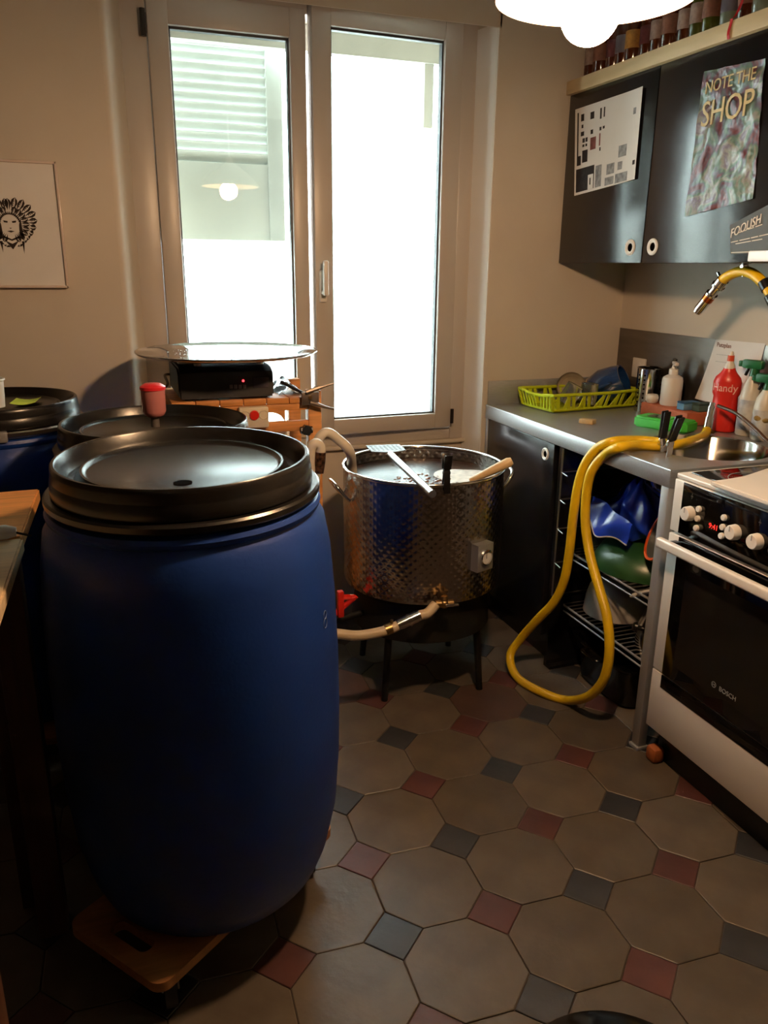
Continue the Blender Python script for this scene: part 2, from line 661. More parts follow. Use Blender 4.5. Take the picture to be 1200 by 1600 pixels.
def sash(x0, x1, z0, z1, y0, y1, ml, mr, mb, mt, parent):
    b = B()
    b.box((x0, y0, z0), (x0 + ml, y1, z1), bev=0.005)
    b.box((x1 - mr, y0, z0), (x1, y1, z1), bev=0.005)
    b.box((x0 + ml - 0.002, y0 + 0.001, z1 - mt), (x1 - mr + 0.002, y1, z1), bev=0.005)
    b.box((x0 + ml - 0.002, y0 + 0.001, z0), (x1 - mr + 0.002, y1, z0 + mb), bev=0.005)
    g = B()
    a0, a1, c0, c1 = x0 + ml, x1 - mr, z0 + mb, z1 - mt
    ym = (y0 + y1) / 2
    for lo, hi in (((a0 - 0.002, ym - 0.012, c0), (a0 + 0.006, ym + 0.012, c1)), ((a1 - 0.006, ym - 0.012, c0), (a1 + 0.002, ym + 0.012, c1)),
                   ((a0, ym - 0.012, c1 - 0.008), (a1, ym + 0.012, c1 + 0.002)), ((a0, ym - 0.012, c0 - 0.002), (a1, ym + 0.012, c0 + 0.006))):
        g.box(lo, hi)
    p = B()
    p.box((a0 - 0.003, ym + 0.004, c0 - 0.003), (a1 + 0.003, ym + 0.0055, c1 + 0.003))
    p2 = B()
    p2.box((a0 - 0.003, ym - 0.010, c0 - 0.003), (a1 + 0.003, ym - 0.0085, c1 + 0.003))
    s = b.out('sash', W_PVC, parent)
    g.out('gasket', W_GASK, s, smooth=0)
    p.out('glass_pane', GLASS, s, smooth=0)
    p2.out('glass_pane', GLASS, s, smooth=0)
    return s


sl = sash(0.264, 0.796, 0.800, 2.30, 3.028, 3.086, 0.068, 0.058, 0.062, 0.092, win)
sr = sash(-0.585, 0.0, 0.812, 2.322, -0.055, 0.0, 0.070, 0.074, 0.062, 0.075, win)
# the right sash stands a few degrees ajar on its right-hand hinges
rot = radians(2.6)
piv = Vector((1.388, 3.068, 0.0)) - ORI[win.name]
for o in [sr] + list(sr.children):
    mm = Matrix.Translation(piv) @ Matrix.Rotation(rot, 4, 'Z') @ Matrix.Translation(ORI[win.name])
    o.data.transform(mm)
hp = Vector((0.834, 2.985, 1.40))
b = B()
b.box((hp.x - 0.014, hp.y - 0.008, hp.z - 0.075), (hp.x + 0.014, hp.y + 0.004, hp.z + 0.04), bev=0.005)
b.cyl((hp.x, hp.y, hp.z - 0.04), (hp.x, hp.y - 0.038, hp.z - 0.04), 0.009)
b.box((hp.x - 0.010, hp.y - 0.050, hp.z - 0.05), (hp.x + 0.010, hp.y - 0.034, hp.z + 0.075), bev=0.006)
tag(b.out('handle', WHITE_PL, win))
b = B(); b.cyl((0.251, 3.022, 2.165), (0.251, 3.022, 2.245), 0.009); b.box((0.242, 3.022, 2.175), (0.262, 3.032, 2.235), bev=0.002)
b.out('hinge', mat('dark_hinge_metal', (52, 46, 42), rough=0.4, metal=0.6), win)
b = B(); b.cyl((1.392, 3.004, 0.83), (1.392, 3.004, 0.89), 0.007); b.out('hinge', MATS['dark_hinge_metal'], win)

# outside: half-height louvred shutter, outer lintel, forecourt
SHUT = mat('pale_green_shutter_paint', (204, 208, 204), rough=0.55, var=0.03)
SHS = 3.44 / 3.383
sh = setting('window_2', (0.45, 3.44, 1.55))
tag(sh, 'pale grey-green louvred shutter leaf outside the left window pane')
b = B()
b.box((0.10, 3.365, 1.55), (0.19, 3.40, 2.34), bev=0.003)
b.box((0.722, 3.365, 1.55), (0.785, 3.40, 2.34), bev=0.003)
b.box((0.19, 3.365, 2.235), (0.722, 3.40, 2.34), bev=0.003)
b.box((0.19, 3.368, 1.55), (0.722, 3.397, 1.835), bev=0.003)
SHM = Matrix.Translation(EYE) @ Matrix.Scale(SHS, 4) @ Matrix.Translation(-EYE)
b.bm.transform(SHM)
b.out('leaf_frame', SHUT, sh)
for k in range(12):
    z = 1.856 + k * 0.0338
    bb = B()
    bb.box((0.186, -0.022, -0.0032), (0.726, 0.022, 0.0032), M=Matrix.Translation((0, 3.383, z)) @ Matrix.Rotation(radians(-52), 4, 'X'))
    bb.bm.transform(SHM)
    bb.out('slat', SHUT, sh, smooth=0)
ext = B()
ext.box((0.0, 3.30, 2.235), (1.7, 3.345, 2.6))
ext.box((1.36, 3.31, 2.0), (1.40, 3.345, 2.235))
tag(ext.out('trim_2', mat('outer_render', (196, 196, 190), rough=0.8), smooth=0), kind='structure')
b = B(); b.box((-14, 3.6, -0.5), (16, 34, -0.4)); tag(b.out('ground', mat('pale_forecourt', (228, 226, 220), rough=0.9), smooth=0), kind='structure')

# ------------------------------------------------------------------ picture on the far wall
pc = thing('framed_picture', 'clear-framed ink drawing of a face in a feather headdress on far wall', 'picture', (-0.205, 2.92, 1.379))
b = B()
x0, x1, z0, z1 = -0.356, -0.053, 1.379, 1.762
for lo, hi in (((x0, 2.902, z0), (x0 + 0.008, 2.925, z1)), ((x1 - 0.008, 2.902, z0), (x1, 2.925, z1)), ((x0, 2.902, z0), (x1, 2.925, z0 + 0.008)), ((x0, 2.902, z1 - 0.008), (x1, 2.925, z1))):
    b.box(lo, hi, bev=0.002)
b.out('frame', CLEAR_PL, pc)
b = B(); b.box((x0 + 0.006, 2.910, z0 + 0.006), (x1 - 0.006, 2.914, z1 - 0.006)); b.out('sheet', PAPER, pc, smooth=0)
b = B()
MP = frame2d((1, 0, 0), (0, 0, 1), (-0.208, 2.9095, 1.572))
rg = random.Random(3)


def feather(b, a, r0, r1, w):
    d = Vector((cos(a), sin(a))); p = Vector((-d.y, d.x))
    for s in (-1, 1):
        pl = [d * r0 + p * s * w * 0.12, d * (r0 + (r1 - r0) * 0.55) + p * s * w * 0.6, d * (r0 + (r1 - r0) * 0.8) + p * s * w * 0.5, d * r1, d * (r0 + (r1 - r0) * 0.55) + p * s * w * 0.22]
        b.prism([(q.x, q.y) for q in (pl if s > 0 else pl[::-1])], 0, 0.0003, M=MP)
    for f in (0.35, 0.5, 0.65):
        q = d * (r0 + (r1 - r0) * f)
        b.prism([(q.x - 0.0006, q.y), (q.x + p.x * w * 0.4, q.y + p.y * w * 0.4), (q.x + d.x * 0.004, q.y + d.y * 0.004)], 0, 0.0003, M=MP)


for k in range(11):
    a = radians(90 - 16 * k)
    feather(b, a, 0.042 + 0.002 * k, 0.078 + 0.012 * sin(k * 0.55), 0.016)
for k in range(11):
    a = radians(90 + 16 * (k + 0.4))
    feather(b, a, 0.042 + 0.002 * k, 0.078 + 0.012 * sin(k * 0.55), 0.016)
for k in range(9):
    a = radians(70 - 17 * k)
    feather(b, a, 0.03, 0.058, 0.013)
    feather(b, pi - a, 0.03, 0.058, 0.013)
for k in range(16):   # headband
    a = radians(20 + 140 * k / 15)
    b.prism([(cos(a) * 0.030 - 0.003, sin(a) * 0.034 - 0.004), (cos(a) * 0.030 + 0.003, sin(a) * 0.034 - 0.004), (cos(a) * 0.030, sin(a) * 0.034 + 0.006)], 0, 0.0003, M=MP)
for pl in ([(-0.019, 0.012), (-0.006, 0.010), (-0.007, 0.005), (-0.017, 0.006)], [(0.006, 0.010), (0.019, 0.012), (0.017, 0.006), (0.007, 0.005)],
           [(-0.004, -0.010), (0.004, -0.010), (0.0, -0.013)], [(-0.011, -0.020), (0.0, -0.018), (0.011, -0.020), (0.0, -0.024)],
           [(-0.032, 0.02), (-0.026, 0.0), (-0.024, -0.03), (-0.036, -0.05)], [(0.026, 0.0), (0.032, 0.02), (0.036, -0.05), (0.024, -0.03)],
           [(-0.022, -0.034), (0.0, -0.044), (0.0, -0.049), (-0.024, -0.040)], [(0.0, -0.044), (0.022, -0.034), (0.024, -0.040), (0.0, -0.049)],
           [(-0.020, -0.048), (0.0, -0.058), (0.020, -0.048), (0.0, -0.075)], [(-0.036, -0.05), (-0.028, -0.05), (-0.030, -0.085)], [(0.028, -0.05), (0.036, -0.05), (0.032, -0.088)]):
    b.prism(pl, 0, 0.0003, M=MP)
b.out('drawing', mat('drawing_ink', (44, 32, 28), rough=0.8), pc, smooth=0)

# ------------------------------------------------------------------ pendant lamp
rim = EYE + ray(930, -2) * 1.285
glb = EYE + ray(922, 21) * 1.285
lamp = thing('pendant_lamp', 'lit pendant lamp with wide white shade and round globe bulb', 'lamp', (rim.x, rim.y, rim.z))
b = B()
sp_ = [(0.160, 0.0), (0.158, 0.006), (0.135, 0.038), (0.095, 0.075), (0.05, 0.105), (0.03, 0.12), (0.03, 0.117), (0.048, 0.101), (0.092, 0.071), (0.131, 0.035), (0.155, 0.003)]
b.lathe(sp_, n=64, M=Matrix.Translation(rim), closed_prof=True)
b.out('lamp_shade', mat('shade_enamel', (238, 226, 206), rough=0.4), lamp)
b = B(); b.sphere(glb, 0.0475, 24, 16)
b.out('globe_bulb', mat('glowing_bulb', (255, 240, 220), emit=(LAMP_COLOR, LAMP_STRENGTH)), lamp)
b = B(); b.cyl(glb + Vector((0, 0, 0.04)), (rim.x, rim.y, rim.z + 0.15), 0.02)
b.out('bulb_holder', WHITE_PL, lamp)
b = B(); b.cyl((rim.x, rim.y, rim.z + 0.14), (rim.x, rim.y, ZC), 0.004, n=8)
b.out('cord', WHITE_PL, lamp)

# ================================================================== KITCHEN LINE
ZT = 0.914          # worktop height
XF = 1.508          # worktop front edge
YE = 1.772          # worktop end beside the stove
SKX, SKY, SKR = 1.835, 2.005, 0.195
wt = thing('steel_worktop', 'stainless steel kitchen worktop with round sink on grey steel legs', 'worktop', (1.82, 2.35, 0.0))
NC = 64
bm = bmesh.new()
x0, x1, y0, y1 = XF, XR - 0.004, YE, YW - 0.003
ang = sorted(set([2 * pi * k / NC for k in range(NC)] + [atan2(yy - SKY, xx - SKX) % (2 * pi) for xx in (x0, x1) for yy in (y0, y1)]))
ci, co, cr = [], [], []
for a in ang:
    dx, dy = cos(a), sin(a)
    t = min([t for t in ((x1 - SKX) / dx if dx > 1e-9 else 9, (x0 - SKX) / dx if dx < -1e-9 else 9, (y1 - SKY) / dy if dy > 1e-9 else 9, (y0 - SKY) / dy if dy < -1e-9 else 9) if t > 0])
    ci.append(bm.verts.new((SKX + dx * SKR, SKY + dy * SKR, ZT - 0.002)))
    cr.append(bm.verts.new((SKX + dx * (SKR + 0.012), SKY + dy * (SKR + 0.012), ZT)))
    co.append(bm.verts.new((SKX + dx * t, SKY + dy * t, ZT)))
for k in range(len(ang)):
    j = (k + 1) % len(ang)
    bm.faces.new((ci[k], cr[k], cr[j], ci[j]))
    bm.faces.new((cr[k], co[k], co[j], cr[j]))
b = B(); b._add(bm)
# front apron with a rounded top lip, end apron
b.box((XF - 0.002, YE, ZT - 0.052), (XF + 0.003, y1, ZT + 0.001), bev=0.001)
b.box((XF, YE - 0.001, ZT - 0.052), (x1, YE + 0.002, ZT + 0.0005))
b.tube([(XF + 0.001, YE, ZT - 0.001), (XF + 0.001, y1, ZT - 0.001)], 0.0035, n=8)
b.out('top_sheet', STEEL, wt, smooth=30)
b = B()
b.lathe([(SKR + 0.001, 0.0), (SKR - 0.004, -0.006), (SKR - 0.012, -0.12), (SKR - 0.05, -0.165), (0.03, -0.172), (0.0, -0.172), (0.0, -0.175), (SKR - 0.05, -0.168), (SKR - 0.010, -0.122), (SKR, -0.006)], n=64, M=Matrix.Translation((SKX, SKY, ZT - 0.002)))
b.out('sink_bowl', STEEL_S, wt)
b = B(); b.lathe([(0.0, 0.0), (0.035, 0.0), (0.04, 0.003), (0.03, 0.004), (0.0, 0.002)], n=32, M=Matrix.Translation((SKX, SKY, ZT - 0.174))); b.out('drain', CHROME, wt)
for yy in (YE + 0.001,):
    b = B(); b.box((XF, yy, 0.012), (XF + 0.032, yy + 0.034, ZT - 0.052), bev=0.003); b.box((XF - 0.006, yy - 0.004, 0.0), (XF + 0.038, yy + 0.038, 0.012), bev=0.002)
    b.out('leg', STEEL_P, wt)
    b = B(); b.box((x1 - 0.032, yy, 0.012), (x1, yy + 0.034, ZT - 0.052), bev=0.003); b.box((x1 - 0.038, yy - 0.004, 0.0), (x1, yy + 0.038, 0.012), bev=0.002)
    b.out('leg', STEEL_P, wt)
b = B(); b.box((XF, y1 - 0.02, 0.0), (XF + 0.02, y1 - 0.002, ZT - 0.052), bev=0.002); b.out('leg', STEEL_P, wt)
b = B(); b.box((XF + 0.004, y1 - 0.004, ZT), (x1, y1, ZT + 0.098), bev=0.001); b.out('upstand', STEEL, wt, smooth=30)

bs = thing('steel_splashback', 'brushed steel splashback sheet on the wall behind the worktop', 'splashback', (XR - 0.002, 2.2, ZT))
b = B(); b.box((XR - 0.0035, 1.2, ZT + 0.001), (XR - 0.001, 2.921, 1.216)); b.out('sheet', mat('dull_steel_sheet', (128, 122, 116), rough=0.33, metal=0.9, var=0.08, vscale=6, stretch=(1, 1, 5)), bs, smooth=0)
sk = thing('wall_socket', 'white wall socket plate on the steel splashback', 'socket', (XR - 0.006, 2.76, 1.065))
b = B(); b.box((XR - 0.014, 2.72, 1.025), (XR - 0.004, 2.80, 1.105), bev=0.003); b.out('plate', WHITE_PL, sk)
b = B(); b.lathe([(0.0, 0.002), (0.021, 0.002), (0.025, 0.0), (0.022, -0.001), (0.0, -0.001)], n=28, M=to_dir((-1, 0, 0), (XR - 0.0145, 2.76, 1.065))); b.out('outlet', WHITE_PL, sk)

# base cabinet with black door
bc = thing('base_cabinet', 'black base cabinet with one round-hole door under the worktop', 'cabinet', (1.82, 2.64, 0.0))
b = B()
b.box((1.532, 2.375, 0.10), (2.10, 2.392, 0.858)); b.box((1.532, 2.885, 0.10), (2.10, 2.901, 0.858)); b.box((1.532, 2.392, 0.10), (2.10, 2.885, 0.118)); b.box((2.085, 2.392, 0.118), (2.10, 2.885, 0.858))
b.box((1.56, 2.40, 0.0), (1.58, 2.89, 0.10))
b.out('body', BLACK_LAM, bc, smooth=0)
HX = 1.512


def ring_handle(parent, p, d=(-1, 0, 0), r=0.027):
    M = to_dir(d, p)
    b = B(); b.lathe([(r, 0.0), (r, 0.003), (r * 0.82, 0.0055), (r * 0.55, 0.003), (r * 0.5, -0.001), (r * 0.5, 0.0)], n=32, M=M)
    h = b.out('ring_handle', CHROME if parent.name.startswith('door_l') else WHITE_PL, parent)
    b = B(); b.lathe([(0.0, 0.0012), (r * 0.5, 0.0012), (r * 0.5, 0.0), (0.0, 0.0)], n=20, M=M); b.out('finger_hole', mat('hole_black', (5, 4, 4), rough=0.9, spec=0.02), h)
    return h


b = B(); b.box((HX, 2.392, 0.115), (1.531, 2.905, 0.858), bev=0.0015); dr = b.out('door', BLACK_LAM, bc)
ring_handle(dr, (HX, 2.447, 0.812), r=0.023)

# pull-out wire rack beside the cabinet
wr = thing('wire_pullout_rack', 'narrow wire pull-out rack between black door and open shelves', 'rack', (1.7, 2.33, 0.10))
b = B(); b.tube([(1.515, 2.338, 0.30), (1.515, 2.338, 0.855)], 0.0035, n=8); b.out('upright', mat('dull_wire', (150, 146, 142), rough=0.35, metal=0.9), wr)
b = B(); b.tube([(1.99, 2.338, 0.30), (1.99, 2.338, 0.855)], 0.0035, n=8); b.out('upright', mat('dull_wire', (96, 92, 90), rough=0.35, metal=0.9), wr)
for z in (0.303, 0.43, 0.56, 0.67, 0.77):
    b = B(); b.tube([(1.515, 2.338, z), (1.99, 2.338, z)], 0.0022, n=6); b.tube([(1.515, 2.338, z), (1.515, 2.30, z - 0.006)], 0.0022, n=6); b.out('cross_wire', MATS['dull_wire'], wr)
b = B(); b.box((1.52, 2.350, 0.012), (2.08, 2.368, 0.855)); b.box((1.52, 2.325, 0.0), (2.08, 2.368, 0.012)); b.out('side_panel', BLACK_LAM, wr, smooth=0)

# wire shelves in the open bay
for k, (zs, xa) in enumerate(((0.475, 1.56), (0.262, 1.56))):
    ws = thing('wire_shelf', ('upper' if k == 0 else 'lower') + ' black wire shelf in the open bay beside the oven', 'shelf', (1.82, 2.06, zs), 'wire shelves under the worktop')
    b = B(); b.tube([(xa, YE + 0.036, zs), (xa, 2.322, zs)], 0.004, n=8); b.tube([(xa, YE + 0.036, zs - 0.022), (xa, 2.322, zs - 0.022)], 0.003, n=6); b.out('front_rail', STEEL_P, ws)
    b = B(); b.tube([(2.08, YE + 0.036, zs), (2.08, 2.322, zs)], 0.004, n=8); b.out('rear_rail', STEEL_P, ws)
    for q in range(20):
        y = YE + 0.05 + q * 0.0265
        b = B(); b.tube([(xa, y, zs + 0.003), (2.08, y, zs + 0.003)], 0.0022, n=6); b.out('wire', MATS['dull_wire'], ws)

# --- things on the shelves
b = B()


def bag_fn(u, v):
    a = 2 * pi * u
    r = 0.118 + 0.022 * sin(3 * a + 5 * v) + 0.014 * sin(7 * a - 4 * v)
    rr = r * (1 - 0.75 * v ** 2.2) * (0.85 + 0.4 * v * (1 - v))
    return Vector((1.735 + rr * cos(a) * 0.9, 2.165 + rr * sin(a) * 1.15, 0.575 + 0.190 * v + 0.014 * sin(5 * a + 9 * v)))


b.grid(bag_fn, 56, 16)
BLUE_BAG = mat('blue_bag_film', (28, 62, 190), rough=0.22, var=0.18, vscale=9, bump=0.5, bscale=16, spec=0.6)
bag = thing('blue_plastic_bag', 'crumpled bright blue plastic bag heaped on the upper wire shelf', 'bag', (1.72, 2.14, 0.575))
b.out('bag_body', BLUE_BAG, bag, smooth=60)
b = B()


def flap_fn(u, v):
    x = 1.612 - 0.035 * v + 0.008 * sin(9 * u) + 0.01 * sin(3 * v + 5 * u)
    y = 2.275 - 0.235 * u
    z = 0.690 - 0.06 * v - 0.025 * sin(pi * u) * v + 0.009 * sin(11 * u) * v - 0.03 * u
    return Vector((x, y, z))


b.grid(flap_fn, 26, 8, thick=0.002)
b.out('bag_flap', BLUE_BAG, bag, smooth=60)
b = B(); b.tube(spline([flap_fn(u / 14, 1.0) + Vector((-0.001, 0, 0)) for u in range(15)], 2), 0.0028, n=6); b.out('hem', mat('bag_hem', (186, 176, 170), rough=0.5), bag)

gb = thing('green_plastic_bowl', 'dark green mixing bowl upturned under the blue bag', 'bowl', (1.74, 2.03, 0.48))
b = B()
gp = [(0.05, 0.088), (0.10, 0.085), (0.145, 0.060), (0.165, 0.02), (0.168, 0.0), (0.172, 0.0), (0.170, 0.022), (0.149, 0.064), (0.103, 0.0905), (0.05, 0.094), (0.0, 0.094)]
b.lathe(gp, n=48, M=Matrix.Translation((1.745, 2.10, 0.480)) @ Matrix.Diagonal((1.12, 1.12, 0.95, 1)))
b.out('bowl', mat('bottle_green_bowl', (34, 74, 36), rough=0.35), gb)

ob = thing('orange_rimmed_bowl', 'dark grey bowl with orange rim leaning at the leg of the worktop', 'bowl', (1.72, 1.93, 0.575))
M = to_dir((-0.80, 0.36, 0.42), (1.645, 1.935, 0.662)) @ Matrix.Scale(0.80, 4)
b = B(); b.lathe([(0.118, 0.0), (0.108, -0.035), (0.075, -0.085), (0.04, -0.10), (0.0, -0.10), (0.0, -0.095), (0.04, -0.094), (0.071, -0.08), (0.103, -0.034), (0.114, 0.0)], n=48, M=M); b.out('bowl', mat('slate_bowl', (70, 74, 74), rough=0.4), ob)
b = B(); b.lathe([(0.114, -0.004), (0.124, -0.004), (0.124, 0.006), (0.114, 0.006)], n=48, M=M, closed_prof=True); b.out('rim', mat('orange_rim', (226, 92, 32), rough=0.4), ob)

gl2 = thing('glass_dish', 'small clear glass dish beside the blue bag on the upper shelf', 'dish', (1.64, 2.275, 0.482))
b = B(); b.lathe([(0.0, 0.0), (0.02, 0.0), (0.035, 0.02), (0.042, 0.05), (0.040, 0.05), (0.033, 0.022), (0.018, 0.003), (0.0, 0.003)], n=28, M=Matrix.Translation((1.625, 2.270, 0.482)))
b.out('bowl', mat('thin_glass', (235, 238, 235), rough=0.05, trans=0.9), gl2)

wb = thing('white_bowl', 'white plastic bowl upside down on the lower wire shelf', 'bowl', (1.70, 2.205, 0.268))
b = B(); b.lathe([(0.0, 0.150), (0.065, 0.149), (0.096, 0.136), (0.116, 0.108), (0.128, 0.066), (0.133, 0.02), (0.136, 0.0), (0.132, 0.0), (0.129, 0.02), (0.124, 0.065), (0.112, 0.105), (0.093, 0.132), (0.063, 0.145), (0.0, 0.146)], n=48, M=Matrix.Translation((1.70, 2.205, 0.269)) @ Matrix.Diagonal((0.84, 0.84, 0.84, 1)))
b.out('bowl', mat('grey_white_bowl', (192, 186, 178), rough=0.4), wb)
ld = thing('pan_lid', 'steel pan lid standing on edge at the right end of the lower shelf', 'lid', (1.72, 1.94, 0.268))
M = to_dir((-0.85, 0.40, 0.25), on_x(1012, 985, 1.615))
b = B(); b.lathe([(0.0, 0.024), (0.05, 0.02), (0.085, 0.008), (0.102, 0.0), (0.102, -0.003), (0.084, 0.005), (0.05, 0.017), (0.0, 0.021)], n=48, M=M); b.out('disc', STEEL_S, ld)
b = B(); b.lathe([(0.0, 0.05), (0.014, 0.048), (0.017, 0.04), (0.008, 0.034), (0.008, 0.022), (0.0, 0.022)], n=20, M=M); b.out('knob', BLACK_PL, ld)
hd = thing('white_handled_ladle', 'white plastic utensil handle sticking out over the lower shelf', 'utensil', (1.66, 1.93, 0.43))
p0, p1 = on_x(985, 932, 1.60), on_x(1030, 918, 1.64)
b = B(); b.tube([p0, p0 + (p1 - p0) * 0.12, p1, p1 + (p1 - p0) * 0.8], [0.004, 0.008, 0.0095, 0.009], n=10); b.out('handle', WHITE_PL, hd)
b = B(); b.sphere(p1 + (p1 - p0) * 1.05, 0.032, 16, 10, (1.1, 1, 0.5)); b.out('bowl', WHITE_PL, hd)
rp = thing('roasting_pan', 'black enamel roasting pan on the floor under the lower wire shelf', 'pan', (1.74, 2.13, 0.0))
b = B()
M = Matrix.Translation((1.735, 2.125, 0.0))
for k, (sx, sy, z) in enumerate(()):
    pass
bm = bmesh.new()
rings = []
for (s, z) in ((0.80, 0.0), (0.92, 0.012), (1.0, 0.14), (1.06, 0.15), (1.06, 0.156), (0.98, 0.154), (0.88, 0.02), (0.75, 0.012)):
    ring = []
    for k in range(40):
        a = 2 * pi * k / 40
        ex = 0.42
        cx_, sy_ = cos(a), sin(a)
        ring.append(bm.verts.new((0.15 * s * math.copysign(abs(cx_) ** ex, cx_), 0.165 * s * math.copysign(abs(sy_) ** ex, sy_), z)))
    rings.append(ring)
bm.faces.new(rings[0][::-1]); bm.faces.new(rings[-1])
for A, Z in zip(rings, rings[1:]):
    for k in range(40):
        j = (k + 1) % 40
        bm.faces.new((A[k], A[j], Z[j], Z[k]))
b._add(bm, M)
b.out('pan', mat('black_enamel', (16, 15, 15), rough=0.2), rp)
b = B(); b.tube(spline([(1.575, 2.18, 0.148), (1.548, 2.17, 0.152), (1.548, 2.09, 0.152), (1.575, 2.08, 0.148)], 6), 0.005, n=8); b.out('handle', MATS['black_enamel'], rp)

# ------------------------------------------------------------------ stove
SX = 1.500
SY0, SY1 = 1.142, 1.742
SZ = 0.916
st = thing('oven_cooker', 'white freestanding cooker with black glass oven door and hob', 'cooker', (1.80, (SY0 + SY1) / 2, 0.0))
b = B()
b.box((SX + 0.022, SY0, 0.105), (2.10, SY1, SZ - 0.012), bev=0.004)
b.out('body', WHITE_EN, st)
b = B(); b.box((SX + 0.05, SY0 + 0.01, 0.0), (2.08, SY1 - 0.01, 0.105)); b.out('plinth', BLACK_PL, st, smooth=0)
b = B(); b.box((SX + 0.004, SY0 - 0.001, SZ - 0.014), (2.105, SY1 + 0.001, SZ), bev=0.004); b.out('top_frame', WHITE_EN, st)
b = B(); b.box((SX + 0.035, SY0 + 0.02, SZ), (2.08, SY1 - 0.02, SZ + 0.004), bev=0.0015)
hob = b.out('hob_glass', BLACK_GL, st)
for (hx, hy, hr) in ((1.66, 1.585, 0.09), (1.66, 1.30, 0.072), (1.93, 1.585, 0.072), (1.93, 1.30, 0.09)):
    b = B(); b.lathe([(hr, 0.0), (hr + 0.0025, 0.0), (hr + 0.0025, 0.0004), (hr, 0.0004)], n=48, M=Matrix.Translation((hx, hy, SZ + 0.0041)), closed_prof=True); b.out('cooking_zone', PAPER_G, hob, smooth=0)
# control panel
b = B(); b.box((SX, SY0, 0.750), (SX + 0.022, SY1, SZ - 0.016), bev=0.003); pan = b.out('control_panel', WHITE_EN, st)
b = B(); b.box((SX - 0.0015, SY0 + 0.035, 0.752), (SX + 0.002, SY1 - 0.037, SZ - 0.018), bev=0.0006); b.out('panel_glass', BLACK_GL, pan)
for y in (1.665, 1.497, 1.423, 1.352, 1.245):
    b = B()
    b.lathe([(0.0, 0.022), (0.017, 0.021), (0.0195, 0.016), (0.0205, 0.0), (0.0, 0.0)], n=36, M=to_dir((-1, 0, 0), (SX - 0.0015, y, 0.820)))
    kn = b.out('knob', WHITE_PL, st)
    b = B(); b.box((SX - 0.0242, y - 0.0011, 0.824), (SX - 0.0232, y + 0.0011, 0.838)); b.out('pointer', PAPER_G, kn, smooth=0)
for y, zz in ((1.633, (0.842, 0.815, 0.788)), (1.540, (0.846, 0.820, 0.796))):
    for z in zz:
        b = B(); b.lathe([(0.0, 0.008), (0.0072, 0.0075), (0.0085, 0.005), (0.0085, 0.0), (0.0, 0.0)], n=22, M=to_dir((-1, 0, 0), (SX - 0.0015, y, z))); b.out('button', WHITE_PL, st)
LED = mat('red_led', (255, 30, 20), emit=((1.0, 0.03, 0.02), 1.6))
lettering('display', '9:41', 0.020, (0, -1, 0), (0, 0, 1), (SX - 0.0018, 1.592, 0.803), LED, pan, depth=0.0002)
ic = B()
for y in (1.667, 1.425, 1.354):   # printed symbols above the knobs
    ic.box((SX - 0.0018, y - 0.004, 0.866), (SX - 0.0014, y + 0.004, 0.869)); ic.box((SX - 0.0018, y - 0.0006, 0.860), (SX - 0.0014, y + 0.0006, 0.876))
ic.out('symbol_print', mat('dim_print', (90, 88, 86), rough=0.6), pan, smooth=0)
# oven door
b = B(); b.box((SX, SY0, 0.314), (SX + 0.022, SY1, 0.742), bev=0.003); dr = b.out('oven_door', WHITE_EN, st)
b = B(); b.box((SX - 0.0018, SY0 + 0.042, 0.3145), (SX + 0.002, SY1 - 0.044, 0.7415), bev=0.0006); b.out('door_glass', BLACK_GL, dr)
b = B(); b.box((SX - 0.0022, SY0 + 0.09, 0.36), (SX - 0.0016, SY1 - 0.09, 0.66)); b.out('inner_window', mat('smoked_glass', (24, 21, 19), rough=0.12), dr, smooth=0)
b = B()
b.box((SX - 0.048, SY0 + 0.012, 0.704), (SX - 0.028, SY1 - 0.004, 0.733), bev=0.006, seg=3)
hn = b.out('door_handle', WHITE_EN, dr)
for y in (SY0 + 0.05, SY1 - 0.045):
    b = B(); b.box((SX - 0.032, y - 0.012, 0.708), (SX, y + 0.012, 0.729), bev=0.003); b.out('handle_bracket', BLACK_PL, dr)
lettering('logo_lettering', 'BOSCH', 0.019, (0, -1, 0), (0, 0, 1), (SX - 0.0022, 1.474, 0.379), mat('silver_print', (172, 172, 172), rough=0.4), dr, depth=0.0003)
b = B()
M = to_dir((-1, 0, 0), (SX - 0.0020, 1.494, 0.386))
b.lathe([(0.0072, 0.0), (0.0085, 0.0), (0.0085, 0.0004), (0.0072, 0.0004)], n=28, M=M, closed_prof=True)
for y in (1.4905, 1.4975):
    b.box((SX - 0.0024, y - 0.0006, 0.382), (SX - 0.0019, y + 0.0006, 0.390))
b.box((SX - 0.0024, 1.4905, 0.3855), (SX - 0.0019, 1.4975, 0.3865))
b.out('logo_emblem', MATS['silver_print'], dr, smooth=0)
# storage drawer
b = B(); b.box((SX, SY0, 0.118), (SX + 0.022, SY1, 0.310), bev=0.003); dw = b.out('drawer', WHITE_EN, st)
b = B(); b.box((SX - 0.0015, SY0 + 0.042, 0.268), (SX + 0.002, SY1 - 0.044, 0.3095), bev=0.0006); b.out('drawer_band', BLACK_GL, dw)

wk = thing('wooden_wedge', 'small orange wood block on the floor under the cooker corner', 'block', (1.545, 1.715, 0.0))
b = B(); b.box((1.504, 1.690, 0.0), (1.546, 1.736, 0.050), bev=0.012, seg=2); b.out('block', mat('raw_orange_wood', (176, 96, 44), rough=0.7, var=0.25, vscale=20), wk)
cb = thing('white_cutting_board', 'white plastic cutting board lying across the cooker hob edge', 'board', (1.64, 1.42, SZ))
pts = [(1.480, 1.585), (1.480, 1.20), (1.80, 1.20), (1.80, 1.66), (1.745, 1.655), (1.60, 1.60), (1.53, 1.588)]
b = B(); b.prism(pts[::-1], SZ + 0.0045, SZ + 0.0185, bev=0.003); b.out('board', WHITE_PL, cb)

